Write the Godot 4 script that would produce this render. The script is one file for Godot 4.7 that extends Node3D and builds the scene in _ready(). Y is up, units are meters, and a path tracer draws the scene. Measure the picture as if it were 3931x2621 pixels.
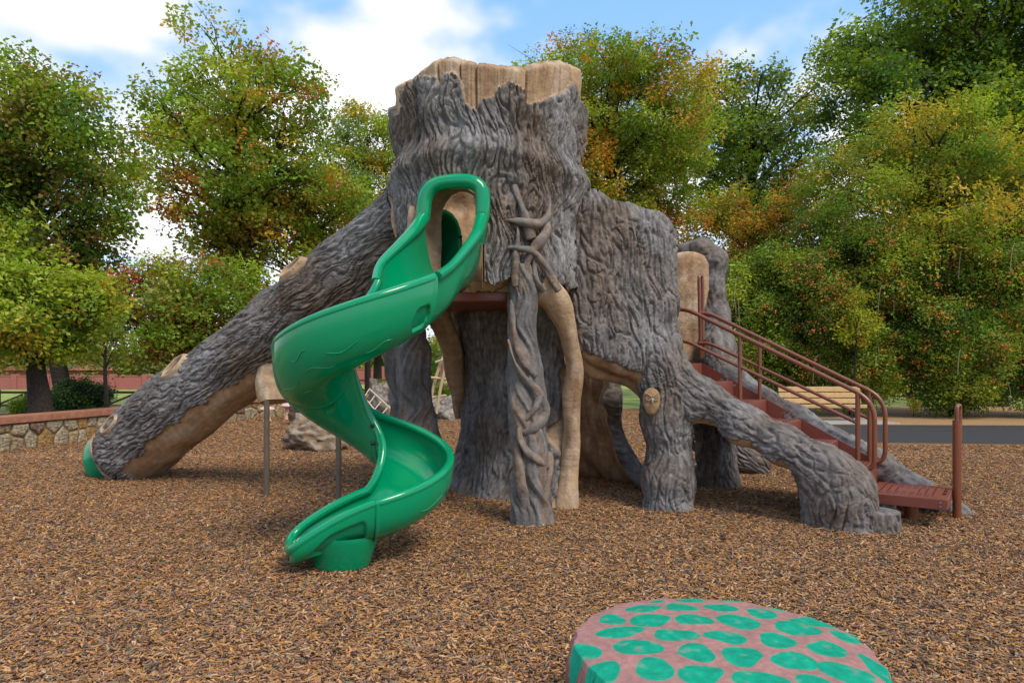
extends Node3D
# A playground: a sculpted tree-stump play tower with a green spiral slide, on bark mulch, with autumn trees round it.

var rng := RandomNumberGenerator.new()
var n1 := FastNoiseLite.new()
var n2 := FastNoiseLite.new()
var n3 := FastNoiseLite.new()
var taken := {}
var M := {}
var leaf_mesh := {}


func _ready() -> void:
	rng.seed = 11
	for k in 3:
		var n: FastNoiseLite = [n1, n2, n3][k]
		n.noise_type = FastNoiseLite.TYPE_SIMPLEX_SMOOTH
		n.frequency = 1.0
		n.fractal_type = FastNoiseLite.FRACTAL_NONE
		n.seed = 5 + k * 7
	set_camera_and_light()
	make_materials()
	build_ground()
	build_playhouse()
	build_stairs()
	build_slide()
	build_toadstool_seat()
	build_stone_wall()
	build_background_things()
	build_trees()
	build_mulch()


func set_camera_and_light() -> void:
	var cam := Camera3D.new()
	cam.name = "camera"
	add_child(cam)
	cam.position = Vector3(0, 1.39, 0)
	cam.set_frustum(0.1 * 2.0 * 0.48545, Vector2(0, 0.1 * 0.04087), 0.1, 400.0)
	cam.current = true
	var sun := DirectionalLight3D.new()
	sun.name = "sun"
	add_child(sun)
	sun.rotation_degrees = Vector3(-52, 38, 0)
	sun.light_energy = 0.5
	sun.light_angular_distance = 22.0
	sun.light_color = Color(1.0, 0.95, 0.87)
	sun.shadow_enabled = true
	var e := Environment.new()
	e.background_mode = Environment.BG_SKY
	e.tonemap_mode = Environment.TONE_MAPPER_LINEAR
	e.tonemap_exposure = 2.0
	e.sdfgi_enabled = true
	e.ssao_enabled = true
	e.ssil_enabled = true
	var sky := Sky.new()
	var pan := PanoramaSkyMaterial.new()
	pan.panorama = ImageTexture.create_from_image(sky_image(1536, 768))
	sky.sky_material = pan
	e.sky = sky
	var w := WorldEnvironment.new()
	w.name = "environment"
	w.environment = e
	add_child(w)


# fair-weather sky: blue air paling to white at the horizon, broken cumulus all round
func sky_image(w: int, h: int) -> Image:
	var big := FastNoiseLite.new()
	big.noise_type = FastNoiseLite.TYPE_SIMPLEX_SMOOTH
	big.frequency = 1.0
	big.fractal_type = FastNoiseLite.FRACTAL_FBM
	big.fractal_octaves = 6
	big.fractal_gain = 0.54
	big.seed = 23
	var im := Image.create(w, h, false, Image.FORMAT_RGBF)
	for j in h:
		var el := PI * 0.5 - PI * (j + 0.5) / h
		var sy := sin(el)
		if sy < -0.02:
			im.fill_rect(Rect2i(0, j, w, 1), Color(0.30, 0.29, 0.24))
			continue
		var cy := cos(el)
		var hz := pow(1.0 - clampf(sy, 0.0, 1.0), 3.6)
		var air := Color(0.10, 0.26, 0.56).lerp(Color(0.62, 0.68, 0.74), hz)
		var lay := 1.0 / (sy + 0.32)
		for i in w:
			var az := TAU * (i + 0.5) / w
			var px := sin(az) * cy * lay
			var pz := cos(az) * cy * lay
			var d := big.get_noise_3d(px * 1.9 + 3.1, sy * 3.0, pz * 1.9 - 1.7) * 0.5 + 0.5
			d += big.get_noise_3d(px * 0.5 + 9.0, 4.0, pz * 0.5) * 0.25
			var c := smoothstep(0.37, 0.64, d)
			var lit := 0.54 + 0.16 * smoothstep(0.5, 0.85, d)
			im.set_pixel(i, j, air.lerp(Color(lit, lit, lit * 1.005), c * 0.95))
	return im


# ------------------------------------------------------------------ naming and grouping

func numbered(called: String) -> String:
	if not taken.has(called):
		taken[called] = 0
		return called
	taken[called] += 1
	return "%s_%03d" % [called, taken[called]]


func tag(o: Node, label: String, category: String, group := "") -> void:
	o.set_meta("label", label)
	o.set_meta("category", category)
	if group:
		o.set_meta("group", group)


func thing(called: String, label: String, category: String, where := Vector3.ZERO, turn := 0.0, group := "") -> Node3D:
	var o := Node3D.new()
	o.name = numbered(called)
	add_child(o)
	o.position = where
	o.rotation.y = turn
	tag(o, label, category, group)
	return o


# a part whose mesh is given in world metres; under an unturned thing it is moved back by the thing's own place
func part(called: String, mesh: Mesh, m: Material, parent: Node3D) -> MeshInstance3D:
	var o := MeshInstance3D.new()
	o.name = called
	o.mesh = mesh
	o.material_override = m
	parent.add_child(o, true)
	if parent.get_parent() == self:
		o.position = -parent.position
	return o


# a part whose mesh is given in the parent's own axes
func own_part(called: String, mesh: Mesh, m: Material, parent: Node3D, where := Vector3.ZERO) -> MeshInstance3D:
	var o := MeshInstance3D.new()
	o.name = called
	o.mesh = mesh
	o.material_override = m
	parent.add_child(o, true)
	o.position = where
	return o


func struct(called: String, mesh: Mesh, m: Material) -> MeshInstance3D:
	var o := MeshInstance3D.new()
	o.name = numbered(called)
	o.mesh = mesh
	o.material_override = m
	add_child(o)
	o.set_meta("kind", "structure")
	return o


# ------------------------------------------------------------------ materials

func lin(r: float, g: float, b: float) -> Color:
	return Color(r, g, b).linear_to_srgb()


func noise_tex(size: int, freq: float, octaves: int, sd: int, ramp: Gradient = null, kind := FastNoiseLite.TYPE_SIMPLEX_SMOOTH) -> NoiseTexture2D:
	var n := FastNoiseLite.new()
	n.noise_type = kind
	n.frequency = freq
	n.fractal_octaves = octaves
	n.seed = sd
	var t := NoiseTexture2D.new()
	t.width = size
	t.height = size
	t.seamless = true
	t.noise = n
	if ramp:
		t.color_ramp = ramp
	return t


func ramp2(a: Color, b: Color) -> Gradient:
	var g := Gradient.new()
	g.set_color(0, a)
	g.set_color(1, b)
	return g


func mat(called: String, c: Color, rough: float, spec := 0.5) -> StandardMaterial3D:
	var m := StandardMaterial3D.new()
	m.resource_name = called
	m.albedo_color = c
	m.roughness = rough
	m.metallic_specular = spec
	M[called] = m
	return m


func relief(m: StandardMaterial3D, tex: Texture2D, cm: float, per_metre: float) -> void:
	m.heightmap_enabled = true
	m.heightmap_texture = tex
	m.heightmap_scale = cm
	m.uv1_triplanar = true
	m.uv1_world_triplanar = true
	m.uv1_scale = Vector3.ONE * per_metre


func make_materials() -> void:
	var grain := noise_tex(512, 0.03, 5, 3)
	var speck := noise_tex(512, 0.012, 5, 8, ramp2(Color(0.72, 0.72, 0.72), Color(1, 1, 1)))
	# tinted cement of the sculpted trunk: colours come with the vertices, grain from the relief
	var m := mat("cement", Color.WHITE, 0.82, 0.35)
	m.vertex_color_use_as_albedo = true
	m.albedo_texture = speck
	relief(m, grain, 0.5, 1.7)
	# rotomoulded green plastic
	m = mat("plastic", lin(0.0, 0.265, 0.108), 0.17, 0.5)
	m.roughness_texture = noise_tex(256, 0.02, 4, 12, ramp2(Color(0.75, 0.75, 0.75), Color(1, 1, 1)))
	relief(m, noise_tex(256, 0.05, 3, 19), 0.02, 6.0)
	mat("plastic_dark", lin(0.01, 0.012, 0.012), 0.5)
	# powder-coated steel
	m = mat("red_steel", lin(0.235, 0.062, 0.036), 0.42, 0.5)
	m.albedo_texture = noise_tex(256, 0.03, 4, 31, ramp2(Color(0.86, 0.86, 0.86), Color(1, 1, 1)))
	relief(m, noise_tex(256, 0.09, 2, 33), 0.03, 8.0)
	mat("rail_steel", lin(0.19, 0.055, 0.022), 0.3, 0.55)
	mat("bolt_steel", lin(0.5, 0.5, 0.5), 0.3).metallic = 0.9
	m = mat("pole_wood", lin(0.17, 0.125, 0.085), 0.7)
	m.albedo_texture = noise_tex(256, 0.04, 4, 35, ramp2(Color(0.7, 0.7, 0.7), Color(1, 1, 1)))
	m.uv1_triplanar = true
	m.uv1_world_triplanar = true
	m.uv1_scale = Vector3(9, 0.6, 9)
	# grounds
	m = mat("mulch_bed", Color.WHITE, 0.95, 0.2)
	var g := Gradient.new()
	g.offsets = PackedFloat32Array([0.0, 0.3, 0.48, 0.62, 0.8, 1.0])
	g.colors = PackedColorArray([lin(0.05, 0.03, 0.02), lin(0.13, 0.07, 0.034), lin(0.25, 0.135, 0.058), lin(0.33, 0.18, 0.08), lin(0.40, 0.235, 0.11), lin(0.47, 0.31, 0.17)])
	m.albedo_texture = noise_tex(1024, 0.06, 3, 41, g)
	relief(m, noise_tex(1024, 0.06, 3, 42), 2.2, 0.55)
	m = mat("asphalt", lin(0.062, 0.058, 0.058), 0.85, 0.4)
	m.albedo_texture = noise_tex(512, 0.08, 4, 44, ramp2(Color(0.7, 0.7, 0.7), Color(1, 1, 1)))
	relief(m, noise_tex(512, 0.3, 2, 45), 0.3, 2.0)
	m = mat("concrete", lin(0.42, 0.40, 0.37), 0.85)
	m.albedo_texture = noise_tex(512, 0.02, 5, 47, ramp2(Color(0.8, 0.8, 0.8), Color(1, 1, 1)))
	relief(m, noise_tex(512, 0.2, 2, 48), 0.1, 1.0)
	m = mat("lawn", Color.WHITE, 0.9, 0.2)
	g = Gradient.new()
	g.offsets = PackedFloat32Array([0.0, 0.4, 0.62, 1.0])
	g.colors = PackedColorArray([lin(0.10, 0.15, 0.03), lin(0.20, 0.26, 0.06), lin(0.30, 0.33, 0.09), lin(0.40, 0.36, 0.14)])
	m.albedo_texture = noise_tex(1024, 0.012, 6, 51, g)
	m.uv1_triplanar = true
	m.uv1_world_triplanar = true
	m.uv1_scale = Vector3.ONE * 0.06
	m = mat("leaf_litter", Color.WHITE, 0.95, 0.2)
	g = Gradient.new()
	g.offsets = PackedFloat32Array([0.0, 0.4, 0.6, 0.75, 1.0])
	g.colors = PackedColorArray([lin(0.13, 0.07, 0.04), lin(0.30, 0.17, 0.08), lin(0.42, 0.26, 0.13), lin(0.5, 0.33, 0.17), lin(0.55, 0.42, 0.25)])
	m.albedo_texture = noise_tex(1024, 0.05, 4, 53, g)
	relief(m, noise_tex(512, 0.08, 3, 54), 1.5, 0.5)
	m = mat("bed_soil", Color.WHITE, 0.95, 0.2)
	g = Gradient.new()
	g.offsets = PackedFloat32Array([0.0, 0.5, 1.0])
	g.colors = PackedColorArray([lin(0.05, 0.06, 0.02), lin(0.11, 0.10, 0.05), lin(0.16, 0.19, 0.06)])
	m.albedo_texture = noise_tex(512, 0.03, 5, 55, g)
	relief(m, noise_tex(512, 0.08, 3, 56), 1.5, 0.5)
	# masonry
	var stone_relief := noise_tex(512, 0.02, 5, 61)
	var stone_spots := noise_tex(512, 0.012, 5, 62, ramp2(Color(0.55, 0.55, 0.55), Color(1, 1, 1)))
	var cols := [[0.56, 0.40, 0.21], [0.54, 0.31, 0.11], [0.58, 0.47, 0.30], [0.46, 0.33, 0.19], [0.36, 0.23, 0.16], [0.62, 0.36, 0.12]]
	for k in cols.size():
		m = mat("stone%d" % k, lin(cols[k][0], cols[k][1], cols[k][2]), 0.85, 0.35)
		m.albedo_texture = stone_spots
		relief(m, stone_relief, 2.5, 1.6)
	m = mat("mortar", lin(0.40, 0.26, 0.14), 0.9, 0.3)
	m.albedo_texture = stone_spots
	relief(m, stone_relief, 1.0, 3.0)
	m = mat("cap_stone", lin(0.46, 0.20, 0.12), 0.8, 0.3)
	m.albedo_texture = noise_tex(512, 0.01, 5, 64, ramp2(Color(0.8, 0.8, 0.8), Color(1, 1, 1)))
	relief(m, noise_tex(512, 0.2, 2, 65), 0.15, 1.2)
	m = mat("boulder", Color.WHITE, 0.85, 0.35)
	m.vertex_color_use_as_albedo = true
	m.albedo_texture = stone_spots
	relief(m, stone_relief, 3.0, 0.9)
	m = mat("far_brick", lin(0.43, 0.155, 0.125), 0.9, 0.3)
	m.albedo_texture = noise_tex(512, 0.03, 4, 67, ramp2(Color(0.82, 0.82, 0.82), Color(1, 1, 1)))
	m.uv1_triplanar = true
	m.uv1_world_triplanar = true
	m.uv1_scale = Vector3.ONE * 0.4
	m = mat("fence_wood", lin(0.14, 0.05, 0.027), 0.75)
	m.albedo_texture = noise_tex(256, 0.03, 4, 68, ramp2(Color(0.7, 0.7, 0.7), Color(1, 1, 1)))
	m.uv1_triplanar = true
	m.uv1_scale = Vector3.ONE
	m = mat("pine_board", lin(0.62, 0.42, 0.19), 0.65)
	g = Gradient.new()
	g.offsets = PackedFloat32Array([0.0, 0.5, 1.0])
	g.colors = PackedColorArray([Color(0.75, 0.68, 0.6), Color(0.95, 0.92, 0.9), Color(1, 1, 1)])
	m.albedo_texture = noise_tex(512, 0.02, 4, 69, g)
	m.uv1_triplanar = true
	m.uv1_scale = Vector3(0.5, 6, 6)
	mat("black_steel", lin(0.012, 0.012, 0.013), 0.45)
	mat("rope", lin(0.55, 0.45, 0.3), 0.9)
	mat("dry_branch", lin(0.50, 0.38, 0.22), 0.85)
	mat("toadstool_cap", lin(0.66, 0.42, 0.40), 0.7)
	mat("toadstool_stem", lin(0.62, 0.36, 0.24), 0.8)
	mat("bed_bark", lin(0.09, 0.055, 0.035), 0.95)
	m = mat("tree_bark", lin(0.085, 0.066, 0.05), 0.9, 0.3)
	m.albedo_texture = noise_tex(512, 0.03, 4, 71, ramp2(Color(0.45, 0.45, 0.45), Color(1, 1, 1)))
	relief(m, noise_tex(512, 0.03, 4, 72), 4.0, 1.0)
	m.uv1_scale = Vector3(2.5, 0.6, 2.5)
	m = mat("pale_twig", lin(0.30, 0.25, 0.18), 0.85)
	m = mat("leaf", Color.WHITE, 0.55, 0.4)
	m.vertex_color_use_as_albedo = true
	m.backlight_enabled = true
	m.backlight = Color(0.92, 0.96, 0.62)
	m = mat("berry", Color.WHITE, 0.4, 0.5)
	m.vertex_color_use_as_albedo = true
	m = mat("chip", Color.WHITE, 0.85, 0.3)
	m.vertex_color_use_as_albedo = true
	m = mat("spotted", Color.WHITE, 0.75, 0.35)
	m.vertex_color_use_as_albedo = true
	m.albedo_texture = noise_tex(512, 0.015, 6, 74, ramp2(Color(0.82, 0.82, 0.82), Color(1, 1, 1)))
	relief(m, noise_tex(512, 0.15, 3, 75), 0.15, 3.0)


# ------------------------------------------------------------------ mesh tools

class Sheet:
	var v := PackedVector3Array()
	var n := PackedVector3Array()
	var c := PackedColorArray()
	var idx := PackedInt32Array()

	func mesh() -> ArrayMesh:
		var a := []
		a.resize(Mesh.ARRAY_MAX)
		a[Mesh.ARRAY_VERTEX] = v
		a[Mesh.ARRAY_NORMAL] = n
		if c.size() == v.size():
			a[Mesh.ARRAY_COLOR] = c
		a[Mesh.ARRAY_INDEX] = idx
		var m := ArrayMesh.new()
		m.add_surface_from_arrays(Mesh.PRIMITIVE_TRIANGLES, a)
		return m

	# rows of nu points; the normal is du x dv times sgn
	func grid(pos: PackedVector3Array, nu: int, nv: int, wrap: bool, sgn: float, cols := PackedColorArray(), skip := PackedByteArray()) -> void:
		var b := v.size()
		v.append_array(pos)
		if cols.size():
			c.append_array(cols)
		for j in nv:
			var ju := mini(j + 1, nv - 1) * nu
			var jd := maxi(j - 1, 0) * nu
			for i in nu:
				var ir := (i + 1) % nu if wrap else mini(i + 1, nu - 1)
				var il := (i + nu - 1) % nu if wrap else maxi(i - 1, 0)
				var du := pos[j * nu + ir] - pos[j * nu + il]
				var dv := pos[ju + i] - pos[jd + i]
				n.append(du.cross(dv).normalized() * sgn)
		for j in nv - 1:
			for i in (nu if wrap else nu - 1):
				if skip.size() and skip[j * nu + i]:
					continue
				var i2 := (i + 1) % nu
				var p00 := b + j * nu + i
				var p10 := b + j * nu + i2
				var p01 := b + (j + 1) * nu + i
				var p11 := b + (j + 1) * nu + i2
				if sgn > 0:
					idx.append_array(PackedInt32Array([p00, p11, p10, p00, p01, p11]))
				else:
					idx.append_array(PackedInt32Array([p00, p10, p11, p00, p11, p01]))

	# flat polygon fan, normal given
	func fan(pts: PackedVector3Array, nor: Vector3, col := Color.WHITE, tint := false) -> void:
		var b := v.size()
		var mid := Vector3.ZERO
		for p in pts:
			mid += p
		mid /= pts.size()
		v.append(mid)
		n.append(nor)
		for p in pts:
			v.append(p)
			n.append(nor)
		if tint:
			for k in pts.size() + 1:
				c.append(col)
		var s := (pts[1] - pts[0]).cross(mid - pts[0]).dot(nor)
		for k in pts.size():
			var k2 := (k + 1) % pts.size()
			if s > 0:
				idx.append_array(PackedInt32Array([b, b + 1 + k2, b + 1 + k]))
			else:
				idx.append_array(PackedInt32Array([b, b + 1 + k, b + 1 + k2]))

	func quad(p: Vector3, q: Vector3, r: Vector3, s: Vector3, nor: Vector3) -> void:
		fan(PackedVector3Array([p, q, r, s]), nor)

	# box with chamfered edges, in the axes of t
	func box(t: Transform3D, size: Vector3, ch := 0.006) -> void:
		var h := size * 0.5
		ch = minf(ch, minf(h.x, minf(h.y, h.z)) * 0.45)
		for ax in 3:
			for s in [-1.0, 1.0]:
				var u := (ax + 1) % 3
				var w := (ax + 2) % 3
				var nor := Vector3.ZERO
				nor[ax] = s
				var pts := PackedVector3Array()
				for k in [[-1, -1], [1, -1], [1, 1], [-1, 1]]:
					var p := Vector3.ZERO
					p[ax] = s * h[ax]
					p[u] = k[0] * (h[u] - ch)
					p[w] = k[1] * (h[w] - ch)
					pts.append(t * p)
				fan(pts, (t.basis * nor).normalized())
		for ax in 3:
			var u := (ax + 1) % 3
			var w := (ax + 2) % 3
			for k in [[-1, -1], [1, -1], [1, 1], [-1, 1]]:
				var pts := PackedVector3Array()
				for e in [[-1, 0], [1, 0], [1, 1], [-1, 1]]:
					var p := Vector3.ZERO
					p[ax] = e[0] * (h[ax] - ch)
					p[u] = k[0] * (h[u] - (ch if e[1] else 0.0))
					p[w] = k[1] * (h[w] - (0.0 if e[1] else ch))
					pts.append(t * p)
				var nor := Vector3.ZERO
				nor[u] = k[0]
				nor[w] = k[1]
				fan(pts, (t.basis * nor).normalized())
		for k in 8:
			var s := Vector3(1 if k & 1 else -1, 1 if k & 2 else -1, 1 if k & 4 else -1)
			var pts := PackedVector3Array()
			for ax in 3:
				var p := s * (h - Vector3.ONE * ch)
				p[ax] = s[ax] * h[ax]
				pts.append(t * p)
			fan(pts, (t.basis * s).normalized())

	# round bar through points, with flat ends
	func tube(pts: PackedVector3Array, rad: PackedFloat32Array, sides: int, caps := true) -> void:
		var pos := PackedVector3Array()
		var m := pts.size()
		var up := Vector3.ZERO
		for j in m:
			var t := (pts[mini(j + 1, m - 1)] - pts[maxi(j - 1, 0)]).normalized()
			if j == 0:
				up = Vector3.UP if absf(t.y) < 0.9 else Vector3.RIGHT
			up = (up - t * up.dot(t)).normalized()
			var side := t.cross(up)
			var r := rad[mini(j, rad.size() - 1)]
			for i in sides:
				var a := TAU * i / sides
				pos.append(pts[j] + (up * cos(a) + side * sin(a)) * r)
		grid(pos, sides, m, true, 1.0)
		if caps:
			var t0 := (pts[0] - pts[1]).normalized()
			var t1 := (pts[m - 1] - pts[m - 2]).normalized()
			fan(pos.slice(0, sides), t0)
			fan(pos.slice((m - 1) * sides), t1)

	# turned shape: profile of (radius, height) about a vertical axis
	func lathe(o: Vector3, prof: Array, sides: int, squash := 1.0) -> void:
		var pos := PackedVector3Array()
		for pr in prof:
			for i in sides:
				var a := TAU * i / sides
				pos.append(o + Vector3(cos(a) * pr[0], pr[1], sin(a) * pr[0] * squash))
		grid(pos, sides, prof.size(), true, -1.0)


# smooth curve through points, about step metres apart; x4 rows carry a radius too
func smooth(pts: PackedVector3Array, rad: PackedFloat32Array, step: float) -> Array:
	var p := PackedVector3Array()
	var r := PackedFloat32Array()
	var m := pts.size()
	for k in m - 1:
		var a := pts[maxi(k - 1, 0)]
		var b := pts[k]
		var c := pts[k + 1]
		var d := pts[mini(k + 2, m - 1)]
		var cnt := maxi(1, ceili(b.distance_to(c) / step))
		for i in cnt:
			var t := float(i) / cnt
			p.append(b.cubic_interpolate(c, a, d, t))
			r.append(lerpf(rad[mini(k, rad.size() - 1)], rad[mini(k + 1, rad.size() - 1)], smoothstep(0.0, 1.0, t)))
	p.append(pts[m - 1])
	r.append(rad[rad.size() - 1])
	return [p, r]


func bar(pts: PackedVector3Array, radius: float, sides := 12, step := 0.0) -> ArrayMesh:
	var s := Sheet.new()
	if step > 0.0:
		pts = smooth(pts, PackedFloat32Array([radius]), step)[0]
	s.tube(pts, PackedFloat32Array([radius]), sides)
	return s.mesh()


func box_mesh(size: Vector3, ch := 0.006) -> ArrayMesh:
	var s := Sheet.new()
	s.box(Transform3D(), size, ch)
	return s.mesh()


# rounds the corners of a polyline
func rounded(pts: Array, r: float) -> PackedVector3Array:
	var out := PackedVector3Array([pts[0]])
	for k in range(1, pts.size() - 1):
		var p: Vector3 = pts[k]
		var a: Vector3 = pts[k - 1]
		var b: Vector3 = pts[k + 1]
		var ra := minf(r, a.distance_to(p) * 0.5)
		var rb := minf(r, b.distance_to(p) * 0.5)
		var pa := p + (a - p).normalized() * ra
		var pb := p + (b - p).normalized() * rb
		for i in 7:
			var t := i / 6.0
			out.append(pa.lerp(p, t).lerp(p.lerp(pb, t), t))
	out.append(pts[pts.size() - 1])
	return out


func table(rows: Array, x: float) -> float:
	if x <= rows[0][0]:
		return rows[0][1]
	for k in rows.size() - 1:
		if x <= rows[k + 1][0]:
			return lerpf(rows[k][1], rows[k + 1][1], (x - rows[k][0]) / (rows[k + 1][0] - rows[k][0]))
	return rows[rows.size() - 1][1]


# ------------------------------------------------------------------ sculpted bark

# height 0..1 of furrowed bark; q has the grain along y
func bark(q: Vector3) -> float:
	var w := n2.get_noise_3d(q.x * 1.8, q.y * 1.5, q.z * 1.8)
	var w2 := n3.get_noise_3d(q.x * 3.0, q.y * 2.2, q.z * 3.0)
	var x := q.x + w * 0.06 + w2 * 0.02
	var z := q.z + w2 * 0.06 - w * 0.02
	var a := n1.get_noise_3d(x * 13.5, q.y * 1.9 + w * 0.3, z * 13.5)
	var b := n3.get_noise_3d(x * 29.0, q.y * 5.0, z * 29.0)
	var h := smoothstep(0.02, 0.30, absf(a)) * 0.8
	h *= 0.62 + 0.38 * smoothstep(0.0, 0.26, absf(b))
	return h + 0.12 * n2.get_noise_3d(x * 46.0, q.y * 16.0, z * 46.0)


# cement stain: grey with brown and pale patches, streaked along the grain
func bark_colour(q: Vector3) -> Color:
	var a := n2.get_noise_3d(q.x * 1.7 + 7.0, q.y * 0.9, q.z * 1.7)
	var b := n3.get_noise_3d(q.x * 16.0 + 3.0, q.y * 3.5, q.z * 16.0)
	var c := n1.get_noise_3d(q.x * 40.0, q.y * 9.0 + 5.0, q.z * 40.0)
	var col := Color(0.215, 0.192, 0.177)
	col = col.lerp(Color(0.205, 0.155, 0.117), clampf(a * 1.3, 0.0, 0.8))
	col = col.lerp(Color(0.325, 0.318, 0.31), clampf(-a * 1.1, 0.0, 0.7))
	return col * (1.0 + 0.34 * b + 0.38 * c)


func tan_colour(q: Vector3) -> Color:
	var a := n2.get_noise_3d(q.x * 2.3, q.y * 1.1, q.z * 2.3)
	var b := n3.get_noise_3d(q.x * 14.0, q.y * 1.6, q.z * 14.0)
	var c := n1.get_noise_3d(q.x * 5.0 + 4.0, q.y * 2.6, q.z * 5.0)
	var col := Color(0.60, 0.41, 0.245)
	col = col.lerp(Color(0.36, 0.205, 0.11), clampf(a * 1.1, 0.0, 0.75))
	col = col.lerp(Color(0.68, 0.53, 0.38), clampf(c * 1.0, 0.0, 0.7))
	return col * (1.0 + 0.13 * b)


# furrowed tube along a curve. bare(p, out, along) tells (0..1) how much bark is there; swell(angle, along) scales the radius
func bark_tube(pts: PackedVector3Array, rad: PackedFloat32Array, res: float, amp: float, bare = null, swell = null, seed_y := 0.0, caps := true, sides := 0) -> Sheet:
	var cr := smooth(pts, rad, res)
	var p: PackedVector3Array = cr[0]
	var r: PackedFloat32Array = cr[1]
	var big := 0.0
	for x in r:
		big = maxf(big, x)
	var nu := sides if sides else maxi(14, int(TAU * big / (res * (0.62 if amp > 0.0 else 1.0))))
	var m := p.size()
	var pos := PackedVector3Array()
	var col := PackedColorArray()
	var up := Vector3.ZERO
	var along := 0.0
	var has_bare := bare != null
	var has_swell := swell != null
	for j in m:
		var t := (p[mini(j + 1, m - 1)] - p[maxi(j - 1, 0)]).normalized()
		if j == 0:
			up = Vector3(0, 0, 1) if absf(t.z) < 0.8 else Vector3.RIGHT
		else:
			along += p[j].distance_to(p[j - 1])
		up = (up - t * up.dot(t)).normalized()
		var side := t.cross(up)
		for i in nu:
			var a := TAU * i / nu
			var ca := cos(a)
			var sa := sin(a)
			var o := up * ca + side * sa
			var rr := r[j]
			if has_swell:
				rr *= swell.call(a, along, p[j])
			var q := Vector3(ca * big, along + seed_y, sa * big)
			var k := 1.0
			var at := p[j] + o * rr
			if has_bare:
				k = bare.call(at, o, along)
			var lump := 0.03 * n2.get_noise_3d(q.x * 2.6 + 20.0, q.y * 1.8, q.z * 2.6)
			var h := lump
			if k > 0.0:
				h += k * (0.012 + amp * bark(q))
			pos.append(at + o * h)
			var cb := bark_colour(q)
			col.append(cb if k >= 1.0 else tan_colour(q).lerp(cb, k))
	var s := Sheet.new()
	s.grid(pos, nu, m, true, 1.0, col)
	if caps:
		s.fan(pos.slice(0, nu), (p[0] - p[1]).normalized(), tan_colour(p[0]), true)
		s.fan(pos.slice((m - 1) * nu), (p[m - 1] - p[m - 2]).normalized(), tan_colour(p[m - 1]), true)
	return s


# ------------------------------------------------------------------ blended bodies: tapered bones joined by a smooth minimum, meshed as surface nets

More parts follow.
